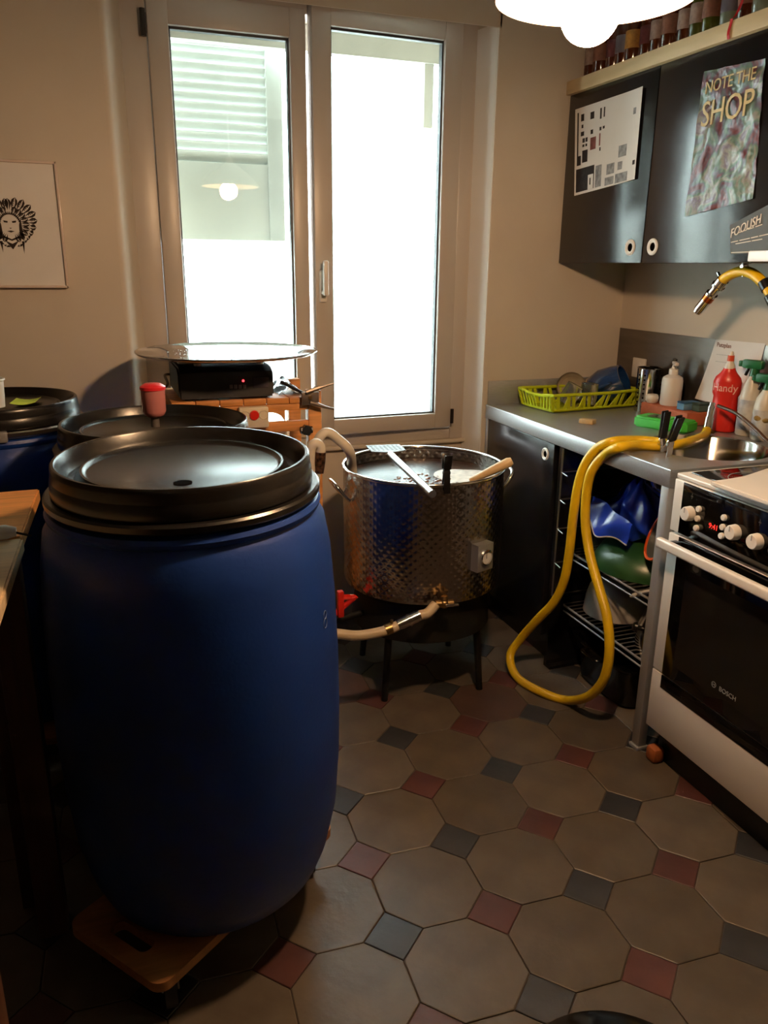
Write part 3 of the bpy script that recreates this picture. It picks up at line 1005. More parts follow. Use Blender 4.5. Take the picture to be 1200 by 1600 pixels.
# ------------------------------------------------------------------ wall cabinets, board, bottles
UX = 1.800
uc = []
for k, (ya, yb, hy, lab) in enumerate(((2.392, 2.918, 2.458, 'black wall cabinet by the window corner with printed sheet on door'), (1.842, 2.388, 2.336, 'black wall cabinet above the sink with hop poster on door'))):
    c = thing('wall_cabinet', lab, 'cabinet', (1.96, (ya + yb) / 2, 1.477), 'black wall cabinets over the worktop')
    b = B(); b.box((UX + 0.019, ya, 1.477), (XR - 0.001, yb, 2.083), bev=0.001); b.out('body', BLACK_LAM, c)
    b = B(); b.box((UX, ya, 1.477), (UX + 0.018, yb, 2.083), bev=0.0015); d = b.out('door', BLACK_LAM, c)
    ring_handle(d, (UX, hy, 1.528))
    uc.append((c, d))
sb = thing('shelf_board', 'pale wooden shelf board lying on top of the black wall cabinets', 'board', (1.96, 2.2, 2.0835))
b = B(); b.box((1.782, 1.50, 2.0835), (XR - 0.002, 2.922, 2.130), bev=0.003); b.out('board', mat('cream_shelf_wood', (214, 190, 148), rough=0.55, var=0.05, vscale=5, stretch=(8, 1, 8)), sb)
# printed sheet on the first door: the sheet with flat printed patches
ps = thing('printed_sheet', 'white sheet of small dark pictures taped on the window-side cabinet door', 'poster', (UX - 0.002, 2.65, 1.72))


def doorq(y, z, off=0.0):
    return Vector((UX - 0.002 - off, y, z))


TLc, TRc, BRc, BLc = Vector((2.872, 2.028)), Vector((2.462, 2.034)), Vector((2.459, 1.749)), Vector((2.835, 1.722))


def sheet_pt(u, v):
    t = TLc.lerp(TRc, u); q = BLc.lerp(BRc, u)
    p = t.lerp(q, v)
    return p


b = B()
b.grid(lambda u, v: Vector((UX - 0.0025 - 0.006 * max(0, u - 0.75) ** 2 * 16, *sheet_pt(u, v))), 8, 8, thick=0.0006)
b.out('sheet', PAPER, ps)


def patch(bb, u0, v0, u1, v1, off=0.0012):
    P = [sheet_pt(u0, v0), sheet_pt(u1, v0), sheet_pt(u1, v1), sheet_pt(u0, v1)]
    us = (u0, u1, u1, u0)
    bm = bmesh.new()
    vs = [bm.verts.new((UX - 0.0025 - 0.006 * max(0, us[i] - 0.75) ** 2 * 16 - off, P[i].x, P[i].y)) for i in range(4)]
    bm.faces.new(vs)
    bb._add(bm)


for a in ((0.04, 0.05, 0.062, 0.66), (0.10, 0.08, 0.15, 0.16), (0.11, 0.2, 0.14, 0.24), (0.10, 0.28, 0.155, 0.33), (0.13, 0.36, 0.17, 0.41), (0.18, 0.36, 0.215, 0.41), (0.13, 0.43, 0.165, 0.46), (0.18, 0.43, 0.21, 0.46), (0.06, 0.55, 0.11, 0.66), (0.13, 0.50, 0.22, 0.64),
          (0.25, 0.09, 0.31, 0.17), (0.26, 0.29, 0.30, 0.34), (0.40, 0.08, 0.425, 0.2), (0.455, 0.08, 0.475, 0.19), (0.40, 0.29, 0.43, 0.33), (0.45, 0.29, 0.48, 0.32), (0.41, 0.52, 0.43, 0.56),
          (0.03, 0.70, 0.34, 0.97), (0.94, 0.78, 0.98, 0.83)):
    b = B(); patch(b, *a); b.out('dark_picture', INK, ps, smooth=0)
for a in ((0.26, 0.38, 0.35, 0.52), (0.40, 0.36, 0.42, 0.5)):
    b = B(); patch(b, *a); b.out('red_picture', INK_R, ps, smooth=0)
for a in ((0.71, 0.57, 0.83, 0.70), (0.54, 0.74, 0.66, 0.86), (0.71, 0.75, 0.78, 0.84), (0.52, 0.89, 0.66, 1 - 0.02), (0.68, 0.88, 0.87, 0.985), (0.36, 0.72, 0.46, 0.97), (0.89, 0.2, 0.93, 0.27)):
    b = B(); patch(b, *a); b.out('grey_picture', PAPER_G, ps, smooth=0)
b = B()
patch(b, 0.24, 0.80, 0.33, 0.97, 0.002)
b.out('white_caption', PAPER, ps, smooth=0)
b = B()
patch(b, 0.27, 0.84, 0.29, 0.92, 0.0026)
b.out('caption_mark', INK, ps, smooth=0)

hpz = thing('hop_poster', 'crinkled colourful poster with cream capitals on the sink-side cabinet door', 'poster', (UX - 0.003, 2.05, 1.82))
A_, B_, C_, D_ = Vector((2.176, 2.022)), Vector((1.936, 2.008)), Vector((1.910, 1.650)), Vector((2.190, 1.615))


def hop_pt(u, v, off=0.0):
    p = A_.lerp(B_, u).lerp(D_.lerp(C_, u), v)
    w = 0.004 + 0.0016 * sin(19 * u + 7 * v) + 0.0014 * sin(23 * v - 9 * u) + 0.001 * sin(41 * u * v + 3)
    return Vector((UX - w - off, p.x, p.y))


b = B(); b.grid(hop_pt, 22, 28, thick=0.0006); b.out('sheet', hop_poster_mat(), hpz, smooth=60)
CREAM_INK = mat('cream_print', (196, 178, 128), rough=0.5, var=0.1, vscale=40)
lettering('lettering', 'NOTE THE', 0.047, (0, -1, 0.02), (0, 0, 1), (UX - 0.0085, 2.158, 1.958), CREAM_INK, hpz, sx=0.92, spacing=0.95)
lettering('lettering', 'SHOP', 0.098, (0, -1, 0.03), (0, 0, 1), (UX - 0.0085, 2.162, 1.868), CREAM_INK, hpz, sx=0.88, spacing=0.94)
fs = thing('dark_flyer', 'dark grey flyer with pale capitals overlapping the hop poster corner', 'flyer', (UX - 0.004, 1.92, 1.57))
P0, P1, P2, P3 = on_x(1142, 352, UX - 0.004), on_x(1206, 318, UX - 0.004), on_x(1206, 396, UX - 0.004), on_x(1143, 397, UX - 0.004)
P1.x = P2.x = P0.x = P3.x = UX
b = B(); b.grid(lambda u, v: P0.lerp(P1, u).lerp(P3.lerp(P2, u), v) + Vector((-0.0065 - 0.004 * max(0, 0.3 - v), 0, 0)), 6, 6, thick=0.0006); b.out('sheet', mat('grey_flyer_paper', (74, 78, 80), rough=0.6), fs)
dirr = (P1 - P0).normalized()
wdt = (P1 - P0).length
PALE = mat('pale_print', (222, 214, 200), rough=0.6)
lettering('lettering', 'FOOLISH', 0.036, dirr, (0, 0, 1), P0 + Vector((-0.0095, 0, -0.040)) + dirr * 0.01, PALE, fs, sx=wdt / 0.19)
b = B()
for (f0, f1, h) in ((0.22, 0.42, 0.36), (0.46, 0.6, 0.36), (0.64, 0.8, 0.36), (0.02, 0.2, 0.60), (0.24, 0.5, 0.60), (0.53, 0.7, 0.6), (0.73, 0.98, 0.60), (0.14, 0.52, 0.68), (0.55, 0.8, 0.68), (0.02, 0.6, 0.95)):
    q0 = P0.lerp(P1, f0).lerp(P3.lerp(P2, f0), h); q1 = P0.lerp(P1, f1).lerp(P3.lerp(P2, f1), h)
    b.tube([q0 + Vector((-0.0075, 0, 0)), q1 + Vector((-0.0075, 0, 0))], 0.0016, n=4)
b.out('text_lines', PALE, fs, smooth=0)
ul = thing('white_plastic_strip', 'white plastic strip on the lower cabinet edge under the dark flyer', 'strip', (UX - 0.01, 1.80, 1.478))
q = on_x(1173, 401, UX - 0.004)
b = B(); b.box((UX - 0.016, 1.50, 1.480), (UX - 0.0005, q.y, 1.510), bev=0.004); b.out('housing', mat('bright_white_plastic', (240, 240, 242), rough=0.3), ul)

# bottles on the board
BR_GL = mat('brown_bottle_glass', (92, 44, 20), rough=0.08, var=0.1, spec=0.6, trans=0.25)
GR_GL = mat('green_bottle_glass', (84, 92, 36), rough=0.08, var=0.1, spec=0.6, trans=0.25)
CL_GL = mat('pale_bottle_glass', (150, 168, 150), rough=0.08, var=0.1, spec=0.6, trans=0.4)
LAB_T = mat('tan_label', (122, 78, 58), rough=0.6, var=0.2, vscale=50)
LAB_W = mat('white_label', (150, 126, 116), rough=0.6, var=0.2, vscale=50)
LAB_Y = mat('yellow_label', (170, 122, 52), rough=0.6, var=0.2, vscale=50)
LAB_R = mat('red_label', (92, 36, 34), rough=0.6, var=0.2, vscale=50)
LAB_S = mat('silver_label', (120, 116, 128), rough=0.35, metal=0.5)
CAPM = mat('bottle_cap_metal', (150, 130, 90), rough=0.35, metal=0.8)


def make_bottle(loc, label, glass, lab, h=0.23, r=0.0305):
    t = thing('beer_bottle', label, 'bottle', loc, 'bottles on the board over the wall cabinets')
    x, y, z = loc
    k = h / 0.23
    b = B()
    b.lathe([(0.0, 0.0), (r * 0.9, 0.0), (r, 0.006), (r, 0.125 * k), (r * 0.9, 0.145 * k), (r * 0.55, 0.17 * k), (0.0135, 0.19 * k), (0.0125, 0.218 * k), (0.0145, 0.22 * k), (0.0145, 0.228 * k), (0.0, 0.228 * k)], n=24, M=Matrix.Translation(loc))
    b.out('glass_body', glass, t)
    b = B(); b.lathe([(r + 0.0006, 0.045 * k), (r + 0.0006, 0.10 * k), (r, 0.10 * k), (r, 0.045 * k)], n=24, M=Matrix.Translation(loc), closed_prof=True); b.out('paper_label', lab, t)
    b = B(); b.lathe([(0.0, 0.234 * k), (0.0135, 0.233 * k), (0.0155, 0.225 * k), (0.0, 0.225 * k)], n=16, M=Matrix.Translation(loc)); b.out('cap', CAPM, t)
    return t


proto = {}
ords = ['first', 'second', 'third', 'fourth', 'fifth', 'sixth', 'seventh', 'eighth', 'ninth', 'tenth', 'eleventh', 'twelfth', 'thirteenth', 'fourteenth', 'fifteenth', 'sixteenth', 'seventeenth', 'eighteenth']
row = [(1188, CL_GL, LAB_T, 'pale glass bottle just on the near side of the red ribbon'),
       (1166, BR_GL, LAB_T, 'brown bottle with tan label directly beside the red ribbon'),
       (1134, CL_GL, LAB_S, 'silver grey bottle directly behind the hanging red ribbon'),
       (1112, GR_GL, LAB_T, 'olive green bottle with tan label, first beyond the red ribbon'),
       (1094, GR_GL, LAB_W, 'olive green bottle with pale label, second beyond the red ribbon'),
       (1075, BR_GL, LAB_W, 'brown bottle with white label, third beyond the red ribbon'),
       (1056, BR_GL, LAB_T, 'brown bottle with tan label, fourth beyond the red ribbon'),
       (1038, BR_GL, LAB_W, 'brown bottle with white label, fifth beyond the red ribbon'),
       (1020, BR_GL, LAB_R, 'brown bottle with red label, sixth beyond the red ribbon'),
       (1006, BR_GL, LAB_Y, 'brown bottle with yellow label in the shelf middle'),
       (990, BR_GL, LAB_S, 'brown bottle with silver label beside the yellow-labelled one'),
       (976, BR_GL, LAB_R, 'brown bottle with red label, fourth from the window wall'),
       (962, BR_GL, LAB_T, 'brown bottle with tan label, third from the window wall'),
       (949, BR_GL, LAB_W, 'brown bottle with white label, second from the window wall'),
       (937, BR_GL, LAB_T, 'brown bottle with tan label nearest the window wall corner')]
used_y = []
for k, (px, g, lb, lab) in enumerate(row):
    y = on_x(px, 60, 1.845).y
    if used_y and used_y[-1] + 0.0635 > y:
        y = used_y[-1] + 0.0635
    if y > 2.885:
        break
    used_y.append(y)
    key = (g.name, lb.name)
    loc = (1.842 + (k % 3) * 0.006, y, 2.1302)
    if key in proto:
        dup(proto[key], loc, lab)
    else:
        proto[key] = make_bottle(loc, lab, g, lb)
p2 = None
nb = len(used_y)
for k in range(12):
    y = 2.02 + k * 0.072
    loc = (1.935, y, 2.1302)
    lab = 'brown bottle in the second row on the board, ' + ords[k] + ' from the near end'
    if p2 is None:
        p2 = make_bottle(loc, lab, BR_GL, LAB_R, h=0.25)
    else:
        dup(p2, loc, lab)
rb = thing('red_ribbon', 'thin red ribbon hanging over the front of the shelf board', 'ribbon', (1.78, 2.13, 2.09))
q = on_x(1141, 40, 1.779)
b = B()
b.grid(lambda u, v: Vector((1.7795 - 0.001 * sin(6 * v), q.y + (u - 0.5) * 0.010 + 0.003 * sin(4 * v), 2.082 + 0.05 * v)), 2, 10, thick=0.001)
b.grid(lambda u, v: Vector((1.7795 + 0.035 * v, q.y + (u - 0.5) * 0.010 - 0.008 * v, 2.1325 + 0.08 * v ** 2)), 2, 10, thick=0.001)
b.out('band', RED_DK, rb)

# tap hose clipped under the cabinet
hs = thing('tap_hose', 'short yellow hose with chrome coupling arching under the wall cabinet', 'hose', (1.86, 2.0, 1.40))
P = lambda x, y, X=1.87: on_x(x, y, X)
hose_path = spline([P(1126, 440), P(1140, 430), P(1158, 424), P(1176, 428), P(1192, 442), P(1206, 462), P(1222, 500), P(1232, 560), (1.93, 1.775, 1.10), (2.05, 1.77, 1.12), (2.105, 1.77, 1.14)], 8)
b = B(); b.tube(hose_path, 0.0155, n=14); b.out('hose', YELLOW_H, hs)
e0, e1 = P(1130, 437), P(1090, 487)
d = e1 - e0
b = B()
for f0, f1, r in ((0.0, 0.16, 0.019), (0.16, 0.2, 0.0215), (0.2, 0.42, 0.0145), (0.42, 0.47, 0.0195), (0.62, 0.93, 0.0175), (0.93, 1.0, 0.0145)):
    b.cyl(e0 + d * f0, e0 + d * f1, r, n=20)
b.cyl(e0 + d * 0.05 + Vector((0, 0.01, 0.012)), e0 + d * 0.05 + Vector((0, 0.022, 0.026)), 0.005, n=10)
b.out('coupling', CHROME, hs)
b = B(); b.cyl(e0 + d * 0.47, e0 + d * 0.62, 0.0180, n=20); b.out('copper_collar', mat('copper', (190, 100, 50), rough=0.25, metal=1.0), hs)
b = B()
for (px, py, px2, py2) in ((1194, 440, 1200, 452), (1204, 462, 1212, 478)):
    b.cyl(P(px, py), P(px2, py2), 0.0185, n=16)
b.out('black_sleeve', BLACK_PL, hs)
b = B(); b.cyl((2.09, 1.77, 1.133), (2.1265, 1.77, 1.147), 0.02, n=18); b.out('wall_fitting', BRASS, hs)


def spring_clamp(name, label, mats, base, up, side, spread=0.018, L=0.085, jaw=0.035, w=0.012):
    """Clamp with two flat handles; base = pivot, up = along the handles, side = opening direction."""
    up, side = Vector(up).normalized(), Vector(side).normalized()
    side = (side - up * side.dot(up)).normalized()
    wv = up.cross(side)
    t = thing(name, label, 'clamp', base)
    base = Vector(base)
    for s in (-1, 1):
        q0 = base + side * s * 0.004
        q1 = base + up * L + side * s * spread
        M = Matrix((side, wv, (q1 - q0).normalized())).transposed().to_4x4()
        M.translation = q0
        b = B(); b.box((-0.0035, -w, 0.012), (0.0035, w, (q1 - q0).length), bev=0.003, M=M); b.out('handle', mats[0], t)
        b = B()
        j1 = base - up * jaw + side * s * 0.010
        M2 = Matrix((side, wv, (j1 - base).normalized())).transposed().to_4x4(); M2.translation = q0
        b.box((-0.003, -w * 0.8, -0.014), (0.003, w * 0.8, jaw), bev=0.0015, M=M2)
        b.out('jaw', mats[1], t)
    b = B(); b.cyl(base - wv * w * 0.9, base + wv * w * 0.9, 0.006, n=14); b.out('pivot_spring', mats[1], t)
    return t


spring_clamp('spring_clamp', 'black clip clamp holding the yellow tap hose to the cabinet underside', (BLACK_PL, CHROME), P(1163, 417), (0, -0.25, 1), (0, 1, 0), spread=0.016, L=0.03, jaw=0.028)

# ================================================================== ON THE WORKTOP
# dish rack
dk = thing('dish_rack', 'lime green slotted plastic dish rack in the worktop corner', 'dish rack', (1.88, 2.80, ZT))
O = Vector((1.668, 2.668, ZT)); ru = Vector((0.991, 0.10, 0)).normalized(); rv = Vector((-ru.y, ru.x, 0))
RW, RD, RH, FL = 0.452, 0.195, 0.072, 0.016


def rk(u, v, z):
    f = z / RH * FL
    return O + ru * (u + (-f if u < RW / 2 else f)) + rv * (v + (-f if v < RD / 2 else f)) + Vector((0, 0, z))


def bar(b, p, q, r):
    b.tube([p, q], r, n=6)


b = B()
b.box((0, 0, 0.002), (RW, RD, 0.007), bev=0.002, M=frame2d(ru, rv, O))
b.out('base_tray', LIME, dk)
b = B()
cs = [(0, 0), (RW, 0), (RW, RD), (0, RD)]
path = []
for i in range(4):
    a, c = cs[i], cs[(i + 1) % 4]
    for k in range(10):
        t = k / 10
        dip = 0.010 * sin(pi * t) ** 2 if i in (1, 3) else 0.004 * sin(pi * t) ** 2
        path.append(rk(a[0] + (c[0] - a[0]) * t, a[1] + (c[1] - a[1]) * t, RH) - Vector((0, 0, dip)))
b.tube(path, 0.0065, n=8, closed=True)
b.out('rim', LIME, dk)
b = B()
for z in (0.010,):
    b.tube([rk(*c, z) for c in cs], 0.005, n=6, closed=True)
b.out('lower_rail', LIME, dk)
for i in range(4):
    a, c = cs[i], cs[(i + 1) % 4]
    nseg = 18 if i in (0, 2) else 10
    for k in range(nseg + 1):
        t = k / nseg
        u_, v_ = a[0] + (c[0] - a[0]) * t, a[1] + (c[1] - a[1]) * t
        if i in (0, 2) and k % 3 == 2:
            u2 = u_ + 0.03
        else:
            u2 = u_
        p_, q_ = rk(u_, v_, 0.008), rk(min(u2, RW), v_, RH - 0.006)
        b = B()
        dvec = (ru if i in (0, 2) else rv)
        wv = 0.0075 if i in (0, 2) else 0.0052
        M = frame2d(dvec, (q_ - p_), p_)
        b.box((-wv, 0, -0.0015), (wv, (q_ - p_).length, 0.0015), bev=0.001, seg=1, M=M)
        b.out('slat', LIME, dk)
# glasses and mug in the rack
CG = mat('clear_tumbler_glass', (240, 244, 240), rough=0.03, trans=0.95, var=0.01)
tum = None
for k, (u_, v_, tilt, lab) in enumerate(((0.135, 0.10, (0.45, -0.1, 0.88), 'clear glass tumbler lying tilted at the dish rack front'), (0.212, 0.055, (0.12, 0.05, 0.99), 'clear glass tumbler upturned beside the blue mug in the rack'))):
    loc = O + ru * u_ + rv * v_ + Vector((0, 0, 0.014))
    t = thing('glass_tumbler', lab, 'glass', loc, 'glasses in the dish rack')
    b = B(); b.lathe([(0.031, 0.0), (0.036, 0.03), (0.034, 0.085), (0.030, 0.088), (0.0, 0.088), (0.0, 0.080), (0.029, 0.080), (0.033, 0.03), (0.029, 0.0)], n=28, M=to_dir(tilt, loc), closed_prof=False)
    b.out('tumbler', CG, t)
mloc = O + ru * 0.345 + rv * 0.100 + Vector((0, 0, 0.078))
mug = thing('blue_mug', 'dark blue glazed mug tipped on its side in the dish rack', 'mug', mloc)
MM = to_dir((0.40, -0.55, 0.36), mloc) @ Matrix.Scale(1.42, 4)
b = B(); b.lathe([(0.0, -0.055), (0.030, -0.055), (0.042, -0.042), (0.052, -0.005), (0.046, 0.035), (0.040, 0.055), (0.036, 0.055), (0.042, 0.033), (0.047, -0.005), (0.038, -0.04), (0.0, -0.050)], n=36, M=MM)
b.out('cup', mat('navy_glaze', (24, 60, 110), rough=0.1, spec=0.7, coat=0.5, rgb2=(36, 62, 110), vscale=14), mug)
b = B(); b.lathe([(0.0, -0.058), (0.031, -0.0575), (0.0415, -0.046), (0.041, -0.040), (0.03, -0.052), (0.0, -0.052)], n=36, M=MM); b.out('bare_base', mat('bare_clay', (206, 180, 140), rough=0.7), mug)
b = B(); b.tube([MM @ Vector(p) for p in spline([(-0.044, 0, 0.03), (-0.072, 0, 0.024), (-0.076, 0, -0.015), (-0.048, 0, -0.028)], 6)], 0.006, n=8); b.out('handle', MATS['navy_glaze'], mug)
b = B()
pbow = O + ru * 0.21 + rv * 0.160 + Vector((0, 0, 0.07))
pd = thing('frosted_bowl', 'pale frosted plastic bowl standing behind mug in the dish rack', 'bowl', pbow)
b.lathe([(0.062, 0.0), (0.058, -0.02), (0.04, -0.042), (0.0, -0.05), (0.0, -0.046), (0.038, -0.038), (0.055, -0.018), (0.059, 0.0)], n=36, M=to_dir((-0.3, -0.85, 0.25), pbow))
b.out('bowl', mat('frosted_plastic', (200, 184, 160), rough=0.4, trans=0.35), pd)

# matchbox
mb = on_z(918, 662, ZT)
t = thing('matchbox', 'small tan matchbox with white end lying near the worktop edge', 'box', (mb.x, mb.y, ZT))
M = Matrix.Translation((mb.x, mb.y, ZT + 0.001)) @ Matrix.Rotation(radians(-58), 4, 'Z')
b = B(); b.box((-0.026, -0.017, 0), (0.026, 0.017, 0.016), bev=0.001, M=M); b.out('sleeve', mat('tan_card', (192, 160, 112), rough=0.7), t)
b = B(); b.box((-0.0275, -0.0155, 0.0015), (-0.025, 0.0155, 0.0145), M=M); b.out('tray', PAPER, t)

# perforated cutlery holder
loc = Vector((2.062, 2.612, ZT))
cy = thing('cutlery_holder', 'perforated steel cutlery cylinder beside the white pump bottle', 'holder', loc)
b = B(); b.lathe([(0.0, 0.001), (0.047, 0.001), (0.048, 0.004), (0.048, 0.168), (0.0505, 0.17), (0.0485, 0.1725), (0.0455, 0.17), (0.0455, 0.005), (0.0, 0.004)], n=40, M=Matrix.Translation(loc)); b.out('cylinder', STEEL_S, cy)
b = B()
for r_ in range(8):
    for k in range(12):
        if k % 3 == 2:
            continue
        a = 2 * pi * k / 12
        dv = Vector((cos(a), sin(a), 0))
        b.lathe([(0.0, 0.0006), (0.0038, 0.0006), (0.0038, 0.0), (0.0, 0.0)], n=10, M=to_dir(dv, loc + dv * 0.0480 + Vector((0, 0, 0.022 + r_ * 0.0175))))
o = b.out('holes', MATS['hole_black'], cy, smooth=0); o['kind'] = 'stuff'
b = B()
for k, (dx, dy, hh) in enumerate(((0.015, 0.01, 0.20), (-0.01, 0.02, 0.19), (0.0, -0.02, 0.205))):
    b.tube([loc + Vector((dx * 0.6, dy * 0.6, 0.006)), loc + Vector((dx, dy, hh - 0.03)), loc + Vector((dx * 1.1, dy * 1.1, hh))], [0.003, 0.004, 0.006], n=8)
b = None

# terracotta box with soap pump, sponges
tb = thing('terracotta_box', 'long terracotta coloured box behind the green case on worktop', 'box', (2.045, 2.47, ZT))
b = B(); b.box((1.985, 2.285, ZT + 0.001), (2.112, 2.548, ZT + 0.050), bev=0.004); b.out('box', TERRA, tb)
ZB = ZT + 0.050
loc = Vector((2.045, 2.455, ZB + 0.001))
pb = thing('pump_bottle', 'white soap bottle with pump head on the terracotta box', 'bottle', loc)
b = B(); b.lathe([(0.0, 0.0), (0.036, 0.0), (0.0385, 0.005), (0.0385, 0.092), (0.035, 0.104), (0.022, 0.112), (0.017, 0.114), (0.0, 0.114)], n=32, M=Matrix.Translation(loc)); b.out('bottle', WHITE_PL, pb)
b = B(); b.lathe([(0.0175, 0.114), (0.017, 0.134), (0.009, 0.138), (0.006, 0.152), (0.0, 0.152)], n=24, M=Matrix.Translation(loc)); b.out('collar', WHITE_PL, pb)
b = B(); b.box((-0.048, -0.008, 0.150), (0.014, 0.008, 0.163), bev=0.004, M=Matrix.Translation(loc) @ Matrix.Rotation(radians(60), 4, 'Z')); b.out('pump_head', WHITE_PL, pb)
loc = Vector((2.09, 2.40, ZB + 0.001))
db = thing('dark_pump_bottle', 'dark brown pump bottle hidden behind the white soap bottle', 'bottle', Vector((2.085, 2.505, ZB + 0.001)))
l2 = Vector((2.085, 2.505, ZB + 0.001))
b = B(); b.lathe([(0.0, 0.0), (0.022, 0.0), (0.024, 0.004), (0.024, 0.10), (0.012, 0.122), (0.012, 0.14), (0.005, 0.142), (0.005, 0.16), (0.0, 0.16)], n=28, M=Matrix.Translation(l2)); b.out('bottle', mat('dark_amber', (40, 24, 16), rough=0.15), db)
b = B(); b.box((-0.03, -0.006, 0.158), (0.01, 0.006, 0.168), bev=0.003, M=Matrix.Translation(l2) @ Matrix.Rotation(radians(60), 4, 'Z')); b.out('pump_head', BLACK_PL, db)
sj = thing('white_jar', 'small round white pot on the left end of terracotta box', 'pot', (2.03, 2.60, ZB))
b = B(); b.lathe([(0.0, 0.001), (0.018, 0.001), (0.024, 0.01), (0.025, 0.022), (0.020, 0.032), (0.0, 0.036)], n=24, M=Matrix.Translation((2.012, 2.52, ZB))); b.out('pot', WHITE_PL, sj)
for k, (y, m1, m2, lab) in enumerate(((2.352, mat('blue_sponge', (96, 140, 176), rough=0.9, bump=0.4), mat('blue_scour', (50, 90, 130), rough=0.9), 'pale blue scouring sponge on the terracotta box'), (2.308, mat('green_sponge', (70, 92, 84), rough=0.9, bump=0.4), mat('green_scour', (34, 56, 50), rough=0.9), 'dark green scouring sponge beside the red bottle'))):
    t = thing('sponge', lab, 'sponge', (2.05, y, ZB), 'scouring sponges on the terracotta box')
    b = B(); b.box((2.005 + k * 0.03, y - 0.02, ZB + 0.001), (2.075 + k * 0.03, y + 0.018, ZB + 0.024), bev=0.003); b.out('foam', m1, t)
    b = B(); b.box((2.005 + k * 0.03, y - 0.02, ZB + 0.0242), (2.075 + k * 0.03, y + 0.018, ZB + 0.031), bev=0.002); b.out('scouring_pad', m2, t)

# green case
gc = thing('green_case', 'bright green plastic instrument case with dark window near the sink', 'case', (1.905, 2.31, ZT))
gx, gy = 1.895, 2.285
M = Matrix.Translation((gx, gy, ZT + 0.001)) @ Matrix.Rotation(radians(-68), 4, 'Z')
b = B()
b.prism([(-0.10, -0.042), (-0.085, -0.052), (0.03, -0.052), (0.045, -0.040), (0.085, -0.046), (0.10, -0.034), (0.10, 0.034), (0.085, 0.046), (-0.085, 0.052), (-0.10, 0.042)], 0.0, 0.038, M=M, bev=0.006)
b.out('shell', GREEN_PL, gc)
b = B(); b.box((-0.062, -0.026, 0.0382), (0.0, 0.026, 0.0392), M=M); b.out('dark_window', mat('dark_window', (40, 44, 40), rough=0.2), gc, smooth=0)
b = B(); b.box((0.02, -0.03, 0.038), (0.03, 0.03, 0.042), bev=0.002, M=M); b.out('rib', GREEN_PL, gc)

# red squeeze bottle, lettered
loc = Vector((2.058, 2.190, ZT + 0.001))
rd = thing('red_squeeze_bottle', 'red washing-up liquid bottle with white lettering at the sink rim', 'bottle', loc)
b = B()
bm = bmesh.new()
rings = []
for (sx, sy, z) in ((0.030, 0.038, 0.0), (0.034, 0.043, 0.004), (0.034, 0.0425, 0.06), (0.0325, 0.040, 0.105), (0.032, 0.0395, 0.122), (0.034, 0.045, 0.133), (0.034, 0.0455, 0.172), (0.031, 0.040, 0.188), (0.022, 0.026, 0.203), (0.018, 0.020, 0.214), (0.017, 0.0185, 0.220)):
    rings.append([bm.verts.new((sx * cos(2 * pi * k / 32), 1.03 * sy * sin(2 * pi * k / 32), z)) for k in range(32)])
bm.faces.new(rings[0][::-1]); bm.faces.new(rings[-1])
for A, Z in zip(rings, rings[1:]):
    for k in range(32):
        j = (k + 1) % 32
        bm.faces.new((A[k], A[j], Z[j], Z[k]))
RZ = radians(0)
b._add(bm, Matrix.Translation(loc))
b.out('body', RED_PL, rd)
b = B(); b.lathe([(0.0185, 0.218), (0.018, 0.226), (0.010, 0.240), (0.0085, 0.262), (0.005, 0.275), (0.0, 0.276)], n=24, M=Matrix.Translation(loc)); b.out('spout', WHITE_PL, rd)
b = B(); b.lathe([(0.0115, 0.243), (0.0105, 0.262), (0.0075, 0.262), (0.0085, 0.243)], n=20, M=Matrix.Translation(loc), closed_prof=True); b.out('red_cap', mat('orange_red_cap', (216, 78, 44), rough=0.4), rd)
lt = lettering('lettering', 'Handy', 0.037, (0, -1, 0), (0, 0, 1), loc + Vector((-0.0352, 0.041, 0.142)), mat('pale_pink_print', (240, 190, 176), rough=0.5), rd, depth=0.0004, sx=0.86)
for v in lt.data.vertices:       # wrap the word round the bottle's oval face
    yy = v.co.y
    v.co.x = -0.0343 * sqrt(max(0.05, 1 - (yy / 0.0478) ** 2)) - (0.0006 if v.co.x < -0.0352 else 0.0)

rd.rotation_euler.z = radians(32)

